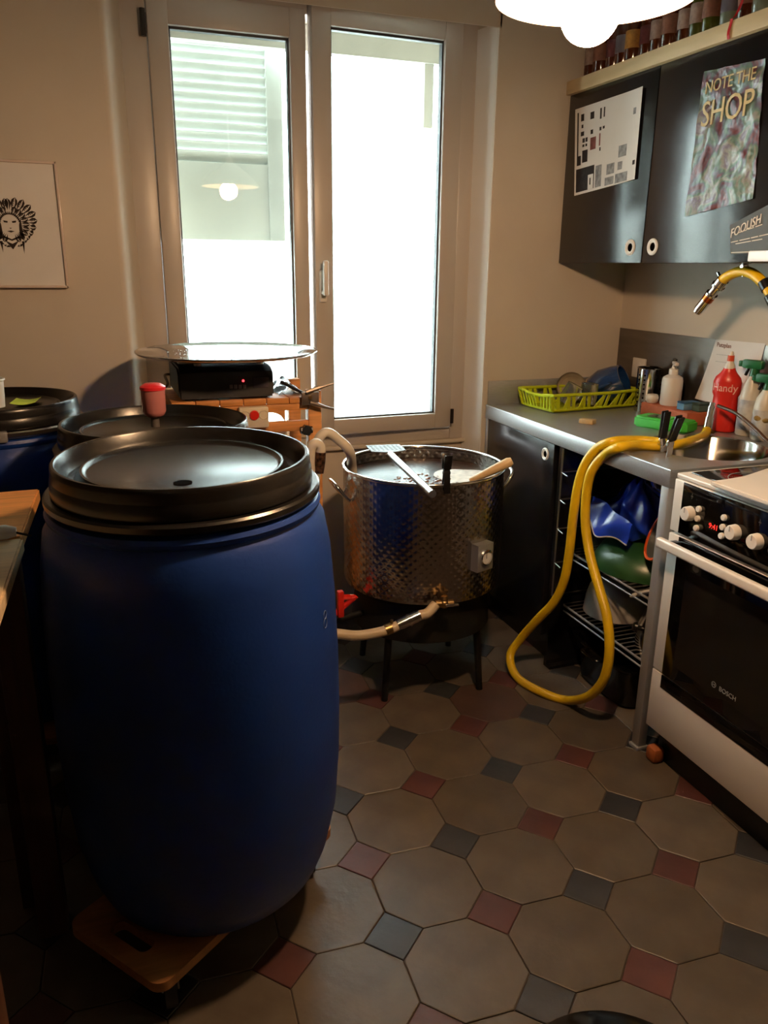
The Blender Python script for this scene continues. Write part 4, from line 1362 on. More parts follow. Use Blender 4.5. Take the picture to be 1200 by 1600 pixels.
# spray bottles
for k, (loc, lab) in enumerate(((Vector((2.090, 2.108, ZT + 0.001)), 'spray bottle with green trigger head behind the red bottle'), (Vector((2.078, 2.028, ZT + 0.001)), 'spray bottle with picture label and green trigger nearest the cooker'))):
    t = thing('spray_bottle', lab, 'bottle', loc, 'spray bottles behind the sink')
    h = 0.212 if k == 0 else 0.175
    b = B(); b.lathe([(0.0, 0.0), (0.033, 0.0), (0.036, 0.005), (0.036, h * 0.62), (0.030, h * 0.8), (0.016, h * 0.95), (0.013, h), (0.0, h)], n=28, M=Matrix.Translation(loc)); b.out('bottle', mat('milky_plastic', (206, 200, 186), rough=0.35), t)
    b = B(); b.lathe([(0.0366, h * 0.1), (0.0366, h * 0.58), (0.036, h * 0.58), (0.036, h * 0.1)], n=28, M=Matrix.Translation(loc), closed_prof=True)
    lbo = b.out('picture_label', mat('mushroom_label_print', (206, 206, 198), rough=0.5, rgb2=(150, 150, 160), vscale=22), t)
    if k == 1:
        bb = B()
        for (yy, zz, ry, rz_) in ((0.008, 0.075, 0.016, 0.011), (-0.012, 0.07, 0.012, 0.009)):
            bb.sphere(loc + Vector((-0.030, yy, zz)), 0.01, 14, 10, (0.8, ry / 0.01, rz_ / 0.01))
        bb.out('label_motif', mat('olive_motif', (150, 126, 70), rough=0.6), lbo)
    b = B()
    M = Matrix.Translation(loc + Vector((0, 0, h))) @ Matrix.Rotation(radians(75), 4, 'Z')
    b.cyl(loc + Vector((0, 0, h - 0.012)), loc + Vector((0, 0, h + 0.014)), 0.0165, 0.014, n=20)
    b.box((-0.028, -0.012, 0.012), (0.045, 0.012, 0.042), bev=0.007, M=M)
    b.box((0.042, -0.009, 0.016), (0.058, 0.009, 0.036), bev=0.003, M=M)
    b.out('spray_head', GREEN_DK, t)
    b = B(); b.box((0.022, -0.005, -0.022), (0.031, 0.005, 0.014), bev=0.003, M=M @ Matrix.Rotation(radians(-18), 4, 'Y')); b.out('trigger', BLACK_PL, t)
    t.rotation_euler.z = radians(30)

# notice taped to the splashback
nt = thing('paper_notice', 'white handwritten notice taped on the steel splashback', 'notice', (XR - 0.006, 2.25, 1.1))
q0, q1, q2, q3 = Vector((2.346, 1.216)), Vector((2.115, 1.222)), Vector((2.150, 0.985)), Vector((2.395, 0.995))
b = B(); b.grid(lambda u, v: Vector((XR - 0.0055 - 0.018 * v * v * (1 - u) - 0.004 * sin(pi * u) * v, *q0.lerp(q1, u).lerp(q3.lerp(q2, u), v))), 8, 10, thick=0.0005); b.out('sheet', PAPER, nt)
lettering('lettering', 'Putzplan', 0.022, (0, -1, 0), (0, 0, 1), (XR - 0.0075, 2.336, 1.192), INK_R, nt, sx=0.95, depth=0.0003)
b = B()
for k in range(5):
    b.tube([(XR - 0.0085 - 0.0025 * k * k * 0.1, 2.33, 1.165 - k * 0.025), (XR - 0.0085 - 0.002 * k * k * 0.1, 2.26, 1.166 - k * 0.025)], 0.0006, n=4)
b.out('text_lines', PAPER_G, nt, smooth=0)
sf = thing('sink_tube', 'thin dark brown tube curving across the sink to its chrome tip', 'hose', (1.95, 2.1, ZT))
pts = [on_x(1122, 634, 1.99), on_x(1150, 646, 1.98), on_x(1178, 668, 1.97), on_x(1204, 694, 1.96), on_x(1240, 722, 1.95)]
b = B(); b.tube(spline(pts, 8), 0.006, n=10); b.out('hose', mat('dark_tube', (86, 62, 46), rough=0.4), sf)

# ------------------------------------------------------------------ yellow hose
yh = thing('yellow_hose', 'long yellow hose looped over the worktop edge down to the floor', 'hose', (1.45, 2.15, 0.0))
rH = 0.0155
ztop = ZT + rH + 0.001
A = [on_x(1105, 672, 1.955), on_x(1098, 682, 1.90), on_z(1072, 692, ztop + 0.006), on_z(1040, 697, ztop), on_z(1000, 696, ztop), on_z(968, 699, ztop + 0.004)]
loop = [on_x(944, 712, XF - 0.010), on_x(924, 738, XF - 0.026), on_x(916, 775, XF - 0.03), on_x(915, 820, XF - 0.034), on_x(922, 868, XF - 0.04), on_x(936, 918, XF - 0.05), on_x(949, 968, XF - 0.056), on_x(952, 1020, XF - 0.06)]
flo = [on_x(943, 1062, XF - 0.062), on_x(919, 1088, XF - 0.064), on_z(885, 1094, rH + 0.001), on_z(845, 1081, rH + 0.001), on_z(808, 1058, rH + 0.001)]
ret = [on_x(797, 1026, 1.372), on_x(812, 1000, 1.405), on_x(840, 968, 1.43), on_x(866, 940, 1.45), on_x(882, 905, 1.462), on_x(890, 860, 1.468), on_x(896, 805, 1.474), on_x(904, 755, 1.480), on_x(916, 722, 1.488), on_x(934, 700, XF - 0.004)]
bk = [on_z(958, 690, ztop + 0.004), on_z(990, 688, ztop), on_z(1022, 690, ztop), on_z(1046, 694, ztop + 0.002)]
path = A + loop + flo + ret + bk
b = B(); b.tube(spline(path, 7), rH, n=14); b.out('hose', YELLOW_H, yh)
e0, e1 = on_x(1105, 674, 1.955), on_x(1113, 632, 1.985)
d = e1 - e0
b = B()
for f0, f1, r in ((0.08, 0.5, 0.0155), (0.5, 0.9, 0.013), (0.9, 1.05, 0.010)):
    b.cyl(e0 + d * f0, e0 + d * f1, r, n=18)
b.out('coupling', CHROME, yh)
b = B(); b.cyl(e0 - d * 0.04, e0 + d * 0.08, 0.0172, n=18); b.cyl(e0 + d * 0.02 + Vector((0, -0.016, 0)), e0 + d * 0.02 + Vector((0, -0.03, 0.0)), 0.005, n=8); b.out('hose_clip', BRASS, yh)
pv = on_z(1036, 690, ZT + 0.035)
spring_clamp('spring_clamp', 'black handled clamp upright on the yellow hose, nearer the window', (BLACK_PL, CHROME), on_x(1034, 690, pv.x), on_x(1042, 640, pv.x - 0.01) - on_x(1034, 690, pv.x), (0, 1, 0), spread=0.006, L=0.10, jaw=0.03)
pv2 = on_z(1046, 694, ZT + 0.04)
spring_clamp('spring_clamp', 'black handled clamp leaning toward the cooker on the yellow hose', (BLACK_PL, CHROME), on_x(1047, 693, pv2.x), on_x(1063, 652, pv2.x - 0.01) - on_x(1047, 693, pv2.x), (0, 1, 0), spread=0.006, L=0.10, jaw=0.04)

# ================================================================== BREWING POT
PX, PY, PR, PZ0, PZ1 = 1.046, 2.476, 0.280, 0.385, 0.807
pt = thing('brewing_pot', 'large dimpled stainless steel brewing pot on a dark burner stand', 'pot', (PX, PY, PZ0))
b = B()
b.lathe([(0.0, 0.0), (PR - 0.02, 0.0), (PR - 0.004, 0.008), (PR, 0.025), (PR, 0.414), (PR - 0.003, 0.414), (PR - 0.003, 0.025), (PR - 0.02, 0.006), (0.0, 0.006)], n=96, M=Matrix.Translation((PX, PY, PZ0)))
b.out('vessel', POT_ST, pt)
b = B()
tor = [(PR - 0.001 + 0.006 * cos(a), 0.416 + 0.006 * sin(a)) for a in [2 * pi * k / 10 for k in range(10)]]
b.lathe(tor, n=96, M=Matrix.Translation((PX, PY, PZ0)), closed_prof=True); b.out('rim', STEEL_S, pt)


def pot_pt(a, z, r=PR):
    return Vector((PX + r * cos(a), PY + r * sin(a), z))


def pot_ang(px, z):
    best = None
    for k in range(720):
        a = 2 * pi * k / 720
        q = pot_pt(a, z) - EYE
        dv = q.dot(_F)
        x = 600 + FOC * q.dot(_R) / dv
        if Vector((cos(a), sin(a), 0)).dot(Vector((q.x, q.y, 0))) < 0:
            if best is None or abs(x - px) < best[0]:
                best = (abs(x - px), a)
    return best[1]


for a in (radians(178), radians(-2)):
    zc = 0.735
    pts = []
    tv = Vector((-sin(a), cos(a), 0)); rv_ = Vector((cos(a), sin(a), 0))
    c0 = pot_pt(a, zc)
    hp_ = [(-0.048, 0.0, -0.03), (-0.050, 0.018, -0.012), (-0.044, 0.040, 0.018), (-0.018, 0.050, 0.030), (0.018, 0.050, 0.030), (0.044, 0.040, 0.018), (0.050, 0.018, -0.012), (0.048, 0.0, -0.03)]
    b = B(); b.tube(spline([c0 + tv * p[0] + rv_ * p[1] + Vector((0, 0, p[2])) for p in hp_], 5), 0.0065, n=10)
    b.out('side_handle', STEEL_S, pt)
# thermometer plate
a = pot_ang(750, 0.60)
nr = Vector((cos(a), sin(a), 0)); tv = Vector((-sin(a), cos(a), 0))
nt_ = (nr * 0.9 + (Vector((0, 0, 1.46)) - pot_pt(a, 0.60)).normalized() * 0.5).normalized()
zth = on_y(753, 866, pot_pt(a, 0.6).y).z
c0 = pot_pt(a, zth, PR + 0.028)
b = B()
b.box((-0.036, -0.048, -0.0015), (0.036, 0.044, 0.0015), bev=0.001, M=frame2d(tv, (0, 0, 1), c0))
b.box((-0.036, -0.048, -0.03), (-0.034, 0.044, 0.0), M=frame2d(tv, (0, 0, 1), c0)); b.box((-0.036, 0.042, -0.03), (0.036, 0.044, 0.0), M=frame2d(tv, (0, 0, 1), c0))
tp = b.out('thermometer_plate', STEEL, pt)
M = to_dir(nr, c0 + nr * 0.0015)
b = B(); b.lathe([(0.0265, 0.0), (0.0265, 0.008), (0.023, 0.009), (0.023, 0.003), (0.0, 0.003)], n=40, M=M); b.out('dial_case', CHROME, tp)
b = B(); b.lathe([(0.0, 0.0042), (0.0225, 0.0042), (0.0225, 0.003), (0.0, 0.003)], n=36, M=M); b.out('dial_face', PAPER, tp)
b = B(); b.box((-0.001, -0.004, 0.0048), (0.001, 0.017, 0.0054), M=frame2d(tv, (0, 0, 1), c0 + nr * 0.0015)); b.out('dial_needle', INK, tp, smooth=0)
# outlet
a = pot_ang(690, 0.42)
nr = Vector((cos(a), sin(a), 0)); tv = Vector((-sin(a), cos(a), 0))
o0 = pot_pt(a, 0.430, PR - 0.003)
b = B()
b.cyl(o0, o0 + nr * 0.035, 0.014, n=18)
b.cyl(o0 + nr * 0.03 + Vector((0, 0, 0.004)), o0 + nr * 0.04 + Vector((0, 0, -0.022)), 0.013, n=18)
b.cyl(o0 + nr * 0.036 + Vector((0, 0, -0.018)) + tv * 0.03, o0 + nr * 0.036 + Vector((0, 0, -0.018)) - tv * 0.03, 0.013, n=18)
b.sphere(o0 + nr * 0.036 + Vector((0, 0, -0.018)), 0.017, 16, 10)
vl = b.out('outlet_valve', BRASS, pt)
b = B(); b.box((0.0, -0.004, 0.0), (0.045, 0.004, 0.006), bev=0.002, M=frame2d(tv, (0, 0, -1), o0 + nr * 0.055 + Vector((0, 0, -0.018)))); b.out('valve_lever', CHROME, vl)
# liquid with foam
b = B(); b.lathe([(0.0, 0.0), (PR - 0.004, 0.0), (PR - 0.004, -0.006), (0.0, -0.006)], n=72, M=Matrix.Translation((PX, PY, 0.758)))
b.out('wort', mat('dark_wort', (58, 38, 28), rough=0.3, spec=0.25, var=0.35, vscale=30, bump=0.3, bscale=60, rgb2=(30, 18, 12)), pt)
b = B()
rgn = random.Random(5)
for k in range(150):
    rr = 0.10 * sqrt(rgn.random()); aa = rgn.uniform(0, 2 * pi)
    b.sphere((PX - 0.03 + rr * cos(aa) * 1.1, PY - 0.09 + rr * sin(aa) * 1.3, 0.758), rgn.uniform(0.003, 0.009), 8, 5, (1, 1, 0.5))
o = b.out('foam_bubbles', mat('tan_foam', (128, 92, 74), rough=0.15, spec=0.8), pt); o['kind'] = 'stuff'

bm = bmesh.new()
fv = []
for k in range(36):
    a = 2 * pi * k / 36
    q = Vector((PX + 0.135 + 0.105 * cos(a) * (1 + 0.12 * sin(3 * a + 1)), PY - 0.055 + 0.115 * sin(a) * (1 + 0.1 * sin(4 * a))))
    dq = q - Vector((PX, PY))
    if dq.length > PR - 0.008:
        q = Vector((PX, PY)) + dq.normalized() * (PR - 0.008)
    fv.append(q)
B_foam = B(); B_foam.prism([(q.x, q.y) for q in fv], 0.757, 0.7595)
B_foam.out('foam_patch', mat('pale_foam', (226, 218, 208), rough=0.6, var=0.12, vscale=40, bump=0.4, bscale=70), pt)
bm.free()

# burner stand
bs = thing('burner_stand', 'dark cast iron gas burner stand under the brewing pot', 'stand', (PX, PY, 0.0))
IRON = mat('black_iron', (22, 20, 19), rough=0.55, metal=0.4, var=0.15)
b = B()
b.lathe([(0.20, -0.02), (0.24, -0.02), (0.24, 0.0), (0.20, 0.0)], n=48, M=Matrix.Translation((PX, PY, PZ0 - 0.002)), closed_prof=True)
b.box((-0.235, -0.012, -0.03), (0.235, 0.012, -0.004), M=Matrix.Translation((PX, PY, PZ0))); b.box((-0.012, -0.235, -0.03), (0.012, 0.235, -0.004), M=Matrix.Translation((PX, PY, PZ0)))
b.out('top_ring', IRON, bs)
for k in range(4):
    a = pi / 4 + k * pi / 2 - 0.1
    b = B(); b.cyl((PX + 0.215 * cos(a), PY + 0.215 * sin(a), PZ0 - 0.015), (PX + 0.25 * cos(a), PY + 0.25 * sin(a), 0.0), 0.014, 0.012, n=12)
    b.out('leg', IRON, bs)
b = B(); b.lathe([(0.0, -0.09), (0.10, -0.09), (0.12, -0.07), (0.12, -0.05), (0.09, -0.04), (0.0, -0.04)], n=40, M=Matrix.Translation((PX, PY, PZ0 - 0.02))); b.tube([(PX - 0.1, PY, PZ0 - 0.09), (PX - 0.40, PY - 0.10, PZ0 - 0.09)], 0.011, n=10)
b.box((PX - 0.23, PY - 0.01, PZ0 - 0.12), (PX + 0.23, PY + 0.01, PZ0 - 0.10))
b.lathe([(0.245, -0.145), (0.25, -0.145), (0.238, -0.022), (0.232, -0.022)], n=48, M=Matrix.Translation((PX, PY, PZ0)), closed_prof=True)
b.out('burner', IRON, bs)
q = on_y(534, 942, PY - 0.11)
b = B(); b.box((q.x - 0.016, q.y - 0.012, q.z - 0.05), (q.x + 0.006, q.y + 0.012, q.z + 0.045), bev=0.005); b.tube([(q.x + 0.005, q.y, q.z + 0.02), (q.x + 0.05, q.y, q.z + 0.018), (PX - 0.40, PY - 0.10, PZ0 - 0.09)], 0.010, n=10)
b.out('gas_valve', RED_PL, bs)

# drain hose
dh = thing('drain_hose', 'beige hose with chrome coupling on the pot outlet valve', 'hose', (0.8, 2.15, 0.3))
yy = (o0 + nr * 0.04).y
d0 = o0 + nr * 0.036 + Vector((0, 0, -0.018)) - tv * 0.028
dpts = [d0, on_y(668, 958, yy), on_y(655, 962, yy), on_y(625, 976, yy), on_y(600, 986, yy), on_y(560, 993, yy + 0.01), on_y(525, 990, yy + 0.02), on_y(480, 985, yy + 0.06), on_y(455, 990, yy + 0.12), (0.47, 2.40, 0.20), (0.50, 2.45, 0.03)]
b = B(); b.tube(spline(dpts, 6), 0.0165, n=14); b.out('hose', BEIGE_H, dh)
b = B()
e0, e1 = on_y(654, 962, yy), on_y(624, 976, yy)
for f0, f1, r in ((-0.05, 0.12, 0.0185), (0.12, 0.45, 0.0195), (0.45, 0.55, 0.022), (0.55, 0.95, 0.019), (0.95, 1.1, 0.0175)):
    b.cyl(e0.lerp(e1, f0), e0.lerp(e1, f1), r, n=20)
b.out('coupling', CHROME, dh)
b = B(); e2, e3 = on_y(612, 981, yy), on_y(602, 985, yy)
b.cyl(e2, e3, 0.0185, n=18); b.cyl(e2 + Vector((0, 0, 0.015)), e2 + Vector((0.0, 0, 0.028)), 0.005, n=8); b.out('hose_clip', BRASS, dh)

# paddle across the pot
ZR = 0.829
pd = thing('mash_paddle', 'perforated metal mash paddle lying across the pot rim', 'paddle', (PX - 0.1, PY, ZR))
hA, hB = on_z(612, 712, ZR + 0.012), on_z(676, 772, ZR + 0.014)
dv = (hB - hA).normalized(); sd = Vector((0, 0, 1)).cross(dv).normalized()
b = B(); b.tube([hA - dv * 0.02, hB], 0.0115, n=14); b.out('handle', mat('satin_aluminium', (206, 206, 208), rough=0.28, metal=1.0), pd)
c0 = on_z(605, 703, ZR + 0.004)
b = B()
MPd = frame2d(dv, sd, c0)
b.prism([(0.045, -0.022), (0.045, 0.022), (0.025, 0.062), (-0.075, 0.062), (-0.075, -0.062), (0.025, -0.062)], 0.0, 0.003, M=MPd)
b.out('blade', mat('worn_paddle_steel', (104, 104, 106), rough=0.55, metal=0.2, spec=0.3, var=0.2, vscale=60), pd)
b = B()
for i in range(-3, 2):
    for j in range(-3, 4):
        b.lathe([(0.0, 0.0), (0.0045, 0.0), (0.0045, 0.0005), (0.0, 0.0005)], n=10, M=MPd @ Matrix.Translation((i * 0.017 - 0.005, j * 0.016, 0.0031)))
o = b.out('holes', mat('shadow_hole', (40, 36, 34), rough=0.6), pd, smooth=0); o['kind'] = 'stuff'
# black clamp on the rim
a = pot_ang(697, 0.80)
nr = Vector((cos(a), sin(a), 0))
spring_clamp('rim_clamp', 'black plastic clamp gripping the front rim of the brewing pot', (BLACK_PL, BLACK_PL), pot_pt(a, 0.842), (0, 0, 1), nr, spread=0.020, L=0.06, jaw=0.065, w=0.013)
# wooden spoon
ws = thing('wooden_spoon', 'pale wooden stirring paddle resting on the right rim of pot', 'spoon', (PX + 0.15, PY - 0.1, ZR))
sA, sB = on_z(736, 751, 0.772), on_z(800, 720, 0.846)
ds = (sB - sA).normalized()
b = B(); b.tube([sA - ds * 0.004, sA, sA.lerp(sB, 0.5), sA.lerp(sB, 0.92), sB], [0.008, 0.0105, 0.015, 0.017, 0.012], n=12); b.out('spoon', mat('pale_spoon_wood', (214, 182, 134), rough=0.5, var=0.06), ws)

# white filling hose
fh = thing('filling_hose', 'thick cream hose arching into the brewing pot from the left', 'hose', (0.75, 2.5, 0.4))
Y0 = 2.46
fp = [pot_pt(radians(165), 0.735, PR - 0.035), pot_pt(radians(168), 0.80, PR - 0.03), on_y(546, 705, Y0), on_y(530, 688, Y0), on_y(512, 676, Y0), on_y(500, 683, Y0), on_y(495, 702, Y0), on_y(492, 760, Y0), on_y(488, 860, Y0), (0.63, Y0, 0.25), (0.60, Y0 + 0.02, 0.04)]
b = B(); b.tube(spline(fp, 7), 0.0165, n=14); b.out('hose', mat('white_hose', (216, 206, 188), rough=0.4), fh)
fh2 = thing('bypass_hose', 'looped cream hose end wrapped in dark metal braid beside the drum', 'hose', (0.62, 2.3, 0.6))
Y1 = 2.38
fp = [(0.575, Y1 - 0.01, 0.03), (0.585, Y1, 0.4), on_y(484, 760, Y1), on_y(484, 722, Y1), on_y(486, 700, Y1), on_y(493, 693, Y1), on_y(500, 698, Y1), on_y(501, 710, Y1)]
b = B(); b.tube(spline(fp, 7), 0.0165, n=14); b.out('hose', MATS['white_hose'], fh2)
b = B(); b.tube(spline([on_y(501, 706, Y1), on_y(500, 722, Y1), on_y(497, 740, Y1)], 6), [0.0175] * 12 + [0.008], n=14)
b.out('braid', mat('metal_braid', (120, 84, 60), rough=0.35, metal=0.6, rgb2=(30, 22, 18), vscale=90), fh2)

# ================================================================== TROLLEY WITH SCALE
TY0, TY1, TX0, TX1, TZ = 2.535, 2.86, 0.215, 0.695, 1.045
tr = thing('wooden_trolley', 'orange pine trolley with arched apron standing before the window', 'trolley', (0.45, 2.7, 0.0))
for k in range(6):
    w = (TX1 - TX0 - 0.03) / 6
    b = B(); b.box((TX0 + k * w + 0.001, TY0, TZ - 0.02), (TX0 + (k + 1) * w - 0.001, TY1, TZ), bev=0.002); b.out('top_plank', WOOD_O, tr)
for (x, y) in ((TX0, TY0), (TX1 - 0.042, TY0), (TX0, TY1 - 0.04), (TX1 - 0.042, TY1 - 0.04)):
    b = B(); b.box((x, y - 0.002, 0.0), (x + 0.045, y + 0.04, TZ + (0.02 if x > 0.4 else -0.021)), bev=0.003); b.out('post', WOOD_O, tr)
b = B(); b.box((TX0 + 0.045, TY0, TZ - 0.042), (TX1 - 0.042, TY0 + 0.02, TZ - 0.021), bev=0.002); b.out('apron_rail', WOOD_O, tr)
b = B(); b.box((TX0 + 0.045, TY0, TZ - 0.112), (TX1 - 0.042, TY0 + 0.02, TZ - 0.078), bev=0.002); b.out('apron_rail', WOOD_O, tr)
for (xa, xb) in ((0.27, 0.375), (0.375, 0.475), (0.475, 0.575)):
    pl = [(xa, TZ - 0.042)] + [(xa + (xb - xa) * t, TZ - 0.078 + 0.032 * sin(pi * t) ** 0.6 if 0 < t < 1 else TZ - 0.078) for t in [k / 10 for k in range(11)]] + [(xb, TZ - 0.042)]
    b = B(); b.prism(pl, 0, 0.014, M=frame2d((1, 0, 0), (0, 0, 1), (0, TY0 + 0.016, 0))); b.out('arch', WOOD_O, tr)
b = B(); b.box((TX0 + 0.045, TY0 + 0.003, 0.28), (TX1 - 0.042, TY1 - 0.02, 0.30), bev=0.002); b.out('lower_shelf', WOOD_O, tr)
q = on_y(479, 672, TY0 - 0.012)
b = B(); b.cyl((q.x, TY0 - 0.001, q.z), (q.x, TY0 - 0.022, q.z), 0.018, n=6); b.cyl((q.x - 0.02, TY0 - 0.010, q.z), (q.x + 0.02, TY0 - 0.010, q.z), 0.012, n=8); b.out('star_knob', BLACK_PL, tr)
# power strip on the apron
pw = thing('power_strip', 'white socket strip with red switch fixed to the trolley front', 'power strip', (0.47, TY0 - 0.01, 0.95))
qa, qb = on_y(372, 652, TY0 - 0.005), on_y(418, 652, TY0 - 0.005)
zc = qa.z
b = B(); b.box((qa.x, TY0 - 0.03, zc - 0.034), (qb.x, TY0 - 0.0005, zc + 0.034), bev=0.006); b.out('body', CREAM_PL, pw)
for f, m, nm in ((0.2, CREAM_PL, 'socket'), (0.5, RED_PL, 'switch'), (0.82, CREAM_PL, 'socket')):
    c0 = Vector((qa.x + (qb.x - qa.x) * f, TY0 - 0.0302, zc + 0.008))
    b = B()
    if nm == 'switch':
        b.lathe([(0.0, 0.006), (0.014, 0.005), (0.016, 0.0), (0.0, 0.0)], n=24, M=to_dir((0, -1, 0), c0))
    else:
        b.lathe([(0.013, 0.0), (0.0145, 0.002), (0.016, 0.0), (0.0145, -0.001)], n=24, M=to_dir((0, -1, 0), c0), closed_prof=True)
    b.out(nm, m, pw)
# scale
sc_ = thing('weighing_scale', 'black electronic weighing scale with red light on the trolley', 'scale', (0.41, 2.66, TZ))
xa, xb = on_y(279, 600, TY0 + 0.005).x, on_y(428, 600, TY0 + 0.005).x
b = B()
prof = [(TY0 + 0.004, TZ + 0.008), (TY0 + 0.012, TZ + 0.088), (TY0 + 0.05, TZ + 0.104), (TY1 - 0.02, TZ + 0.104), (TY1 - 0.02, TZ + 0.008)]
b.prism(prof, xa, xb, M=Matrix(((0, 0, 1, 0), (1, 0, 0, 0), (0, 1, 0, 0), (0, 0, 0, 1))), bev=0.006)
b.out('housing', mat('matt_black_housing', (22, 20, 22), rough=0.45), sc_)
for (x, y) in ((xa + 0.03, TY0 + 0.03), (xb - 0.03, TY0 + 0.03), (xa + 0.03, TY1 - 0.05), (xb - 0.03, TY1 - 0.05)):
    b = B(); b.cyl((x, y, TZ + 0.0005), (x, y, TZ + 0.012), 0.012, n=14); b.out('foot', BLACK_PL, sc_)
b = B(); b.sphere(on_y(380, 595, TY0 + 0.008), 0.004, 12, 8); b.out('red_lamp', mat('red_glow', (255, 40, 40), emit=((1.0, 0.04, 0.05), 4.0)), sc_)
b = B()
for k in range(4):
    q = on_y(361 + k * 7, 604, TY0 + 0.007)
    b.box((q.x - 0.005, q.y - 0.004, q.z - 0.006), (q.x + 0.005, q.y, q.z + 0.006), bev=0.001)
b.out('buttons', mat('grey_buttons', (110, 100, 100), rough=0.5), sc_)
b = B(); q = on_y(409, 595, TY0 + 0.006); b.box((q.x - 0.028, q.y - 0.002, q.z - 0.022), (q.x + 0.022, q.y + 0.004, q.z + 0.012), bev=0.001); b.out('display_panel', mat('grey_display', (60, 58, 66), rough=0.25), sc_)
LZ = 1.187
b = B()
for (dx, dy) in ((-0.10, -0.08), (0.10, -0.08), (-0.10, 0.08), (0.10, 0.08)):
    b.cyl((0.41 + dx, 2.68 + dy, TZ + 0.102), (0.41 + dx, 2.68 + dy, TZ + 0.116), 0.012, n=12)
b.box((xa + 0.005, TY0 + 0.03, TZ + 0.115), (xb - 0.005, TY1 - 0.03, TZ + 0.123), bev=0.002)
b.out('weighing_plate', STEEL, sc_)
# pot lid lying upside down on the scale
lx, ly = 0.412, 2.632
LR = 0.290
pl_ = thing('pot_lid', 'large round steel pot lid lying on the weighing scale', 'lid', (lx, ly, TZ + 0.124))
b = B(); b.lathe([(0.0, TZ + 0.124 - LZ), (0.06, TZ + 0.1245 - LZ), (0.20, -0.008), (LR - 0.012, -0.004), (LR - 0.004, 0.0), (LR, 0.004), (LR, 0.0065), (LR - 0.006, 0.004), (LR - 0.014, -0.001), (0.20, -0.005), (0.06, TZ + 0.1275 - LZ), (0.0, TZ + 0.1275 - LZ)], n=96, M=Matrix.Translation((lx, ly, LZ)))
b.out('disc', mat('lid_steel', (210, 212, 214), rough=0.1, metal=1.0, var=0.03), pl_)
b = B()
for k in range(160):
    rr, aa = 0.25 * sqrt(rgn.random()), rgn.uniform(0, 2 * pi)
    zz = -0.005 if rr > 0.2 else (TZ + 0.1275 - LZ) + max(0, (rr - 0.06) / 0.14) * (-0.005 - (TZ + 0.1275 - LZ))
    b.sphere((lx + rr * cos(aa), ly + rr * sin(aa), LZ + zz), rgn.uniform(0.0015, 0.004), 8, 5, (1, 1, 0.45))
o = b.out('water_drops', mat('water_drop', (210, 214, 214), rough=0.05, spec=0.8, metal=0.6), pl_); o['kind'] = 'stuff'
# foil packet, cable, bracket
fo = thing('foil_packet', 'crumpled silver foil packet on the right end of trolley', 'packet', (0.63, 2.66, TZ))
b = B()
b.grid(lambda u, v: Vector((0.565 + 0.08 * u + 0.006 * sin(9 * v), 2.58 + 0.15 * v, TZ + 0.003 + 0.035 * sin(pi * u) * (0.6 + 0.5 * v) + 0.006 * sin(17 * u + 11 * v) * sin(pi * u))), 16, 16, thick=0.002)
b.out('foil', mat('foil', (200, 200, 205), rough=0.2, metal=0.9, bump=0.6, bscale=40), fo, smooth=15)
pn = thing('black_pen', 'short black pen lying beside the foil on the trolley', 'pen', (0.62, 2.56, TZ))
b = B(); b.tube([(0.575, 2.585, TZ + 0.046), (0.645, 2.548, TZ + 0.007)], 0.0055, n=10); b.out('barrel', BLACK_PL, pn)
ca = thing('scale_cable', 'grey mains cable looping off the left end of trolley', 'cable', (0.24, 2.56, 0.9))
b = B(); b.tube(spline([(xa + 0.01, TY1 - 0.03, TZ + 0.05), (xa - 0.02, TY1 - 0.08, TZ + 0.055), on_y(262, 600, TY0 + 0.03), on_y(253, 612, TY0 - 0.01), on_y(254, 640, TY0 - 0.012), on_y(256, 690, TY0 - 0.012), (0.20, TY0 - 0.012, 0.5), (0.24, TY0 - 0.01, 0.02)], 7), 0.0042, n=8); b.out('cable', mat('grey_cable', (60, 52, 48), rough=0.5), ca)
br = thing('forked_bracket', 'forked grey metal bracket screwed on the trolley corner post', 'bracket', (0.69, 2.53, 1.03))
Yb = TY0 - 0.010
b = B()
b.box((on_y(470, 610, Yb).x, Yb - 0.012, on_y(480, 632, Yb).z), (on_y(497, 610, Yb).x, Yb - 0.004, on_y(480, 612, Yb).z), bev=0.002)
for pts in (((478, 613), (495, 607), (508, 603), (522, 599)), ((484, 629), (496, 632), (508, 636), (522, 639))):
    b.tube([on_y(x, y, Yb - 0.016) for x, y in pts], [0.007, 0.0075, 0.005, 0.003], n=8)
b.out('fork', mat('grey_cast_metal', (120, 108, 98), rough=0.4, metal=0.7), br)
b = B(); q = on_y(483, 620, Yb); b.cyl((q.x, Yb - 0.012, q.z), (q.x, Yb - 0.018, q.z), 0.006, n=12); b.out('screw', BRASS, br)

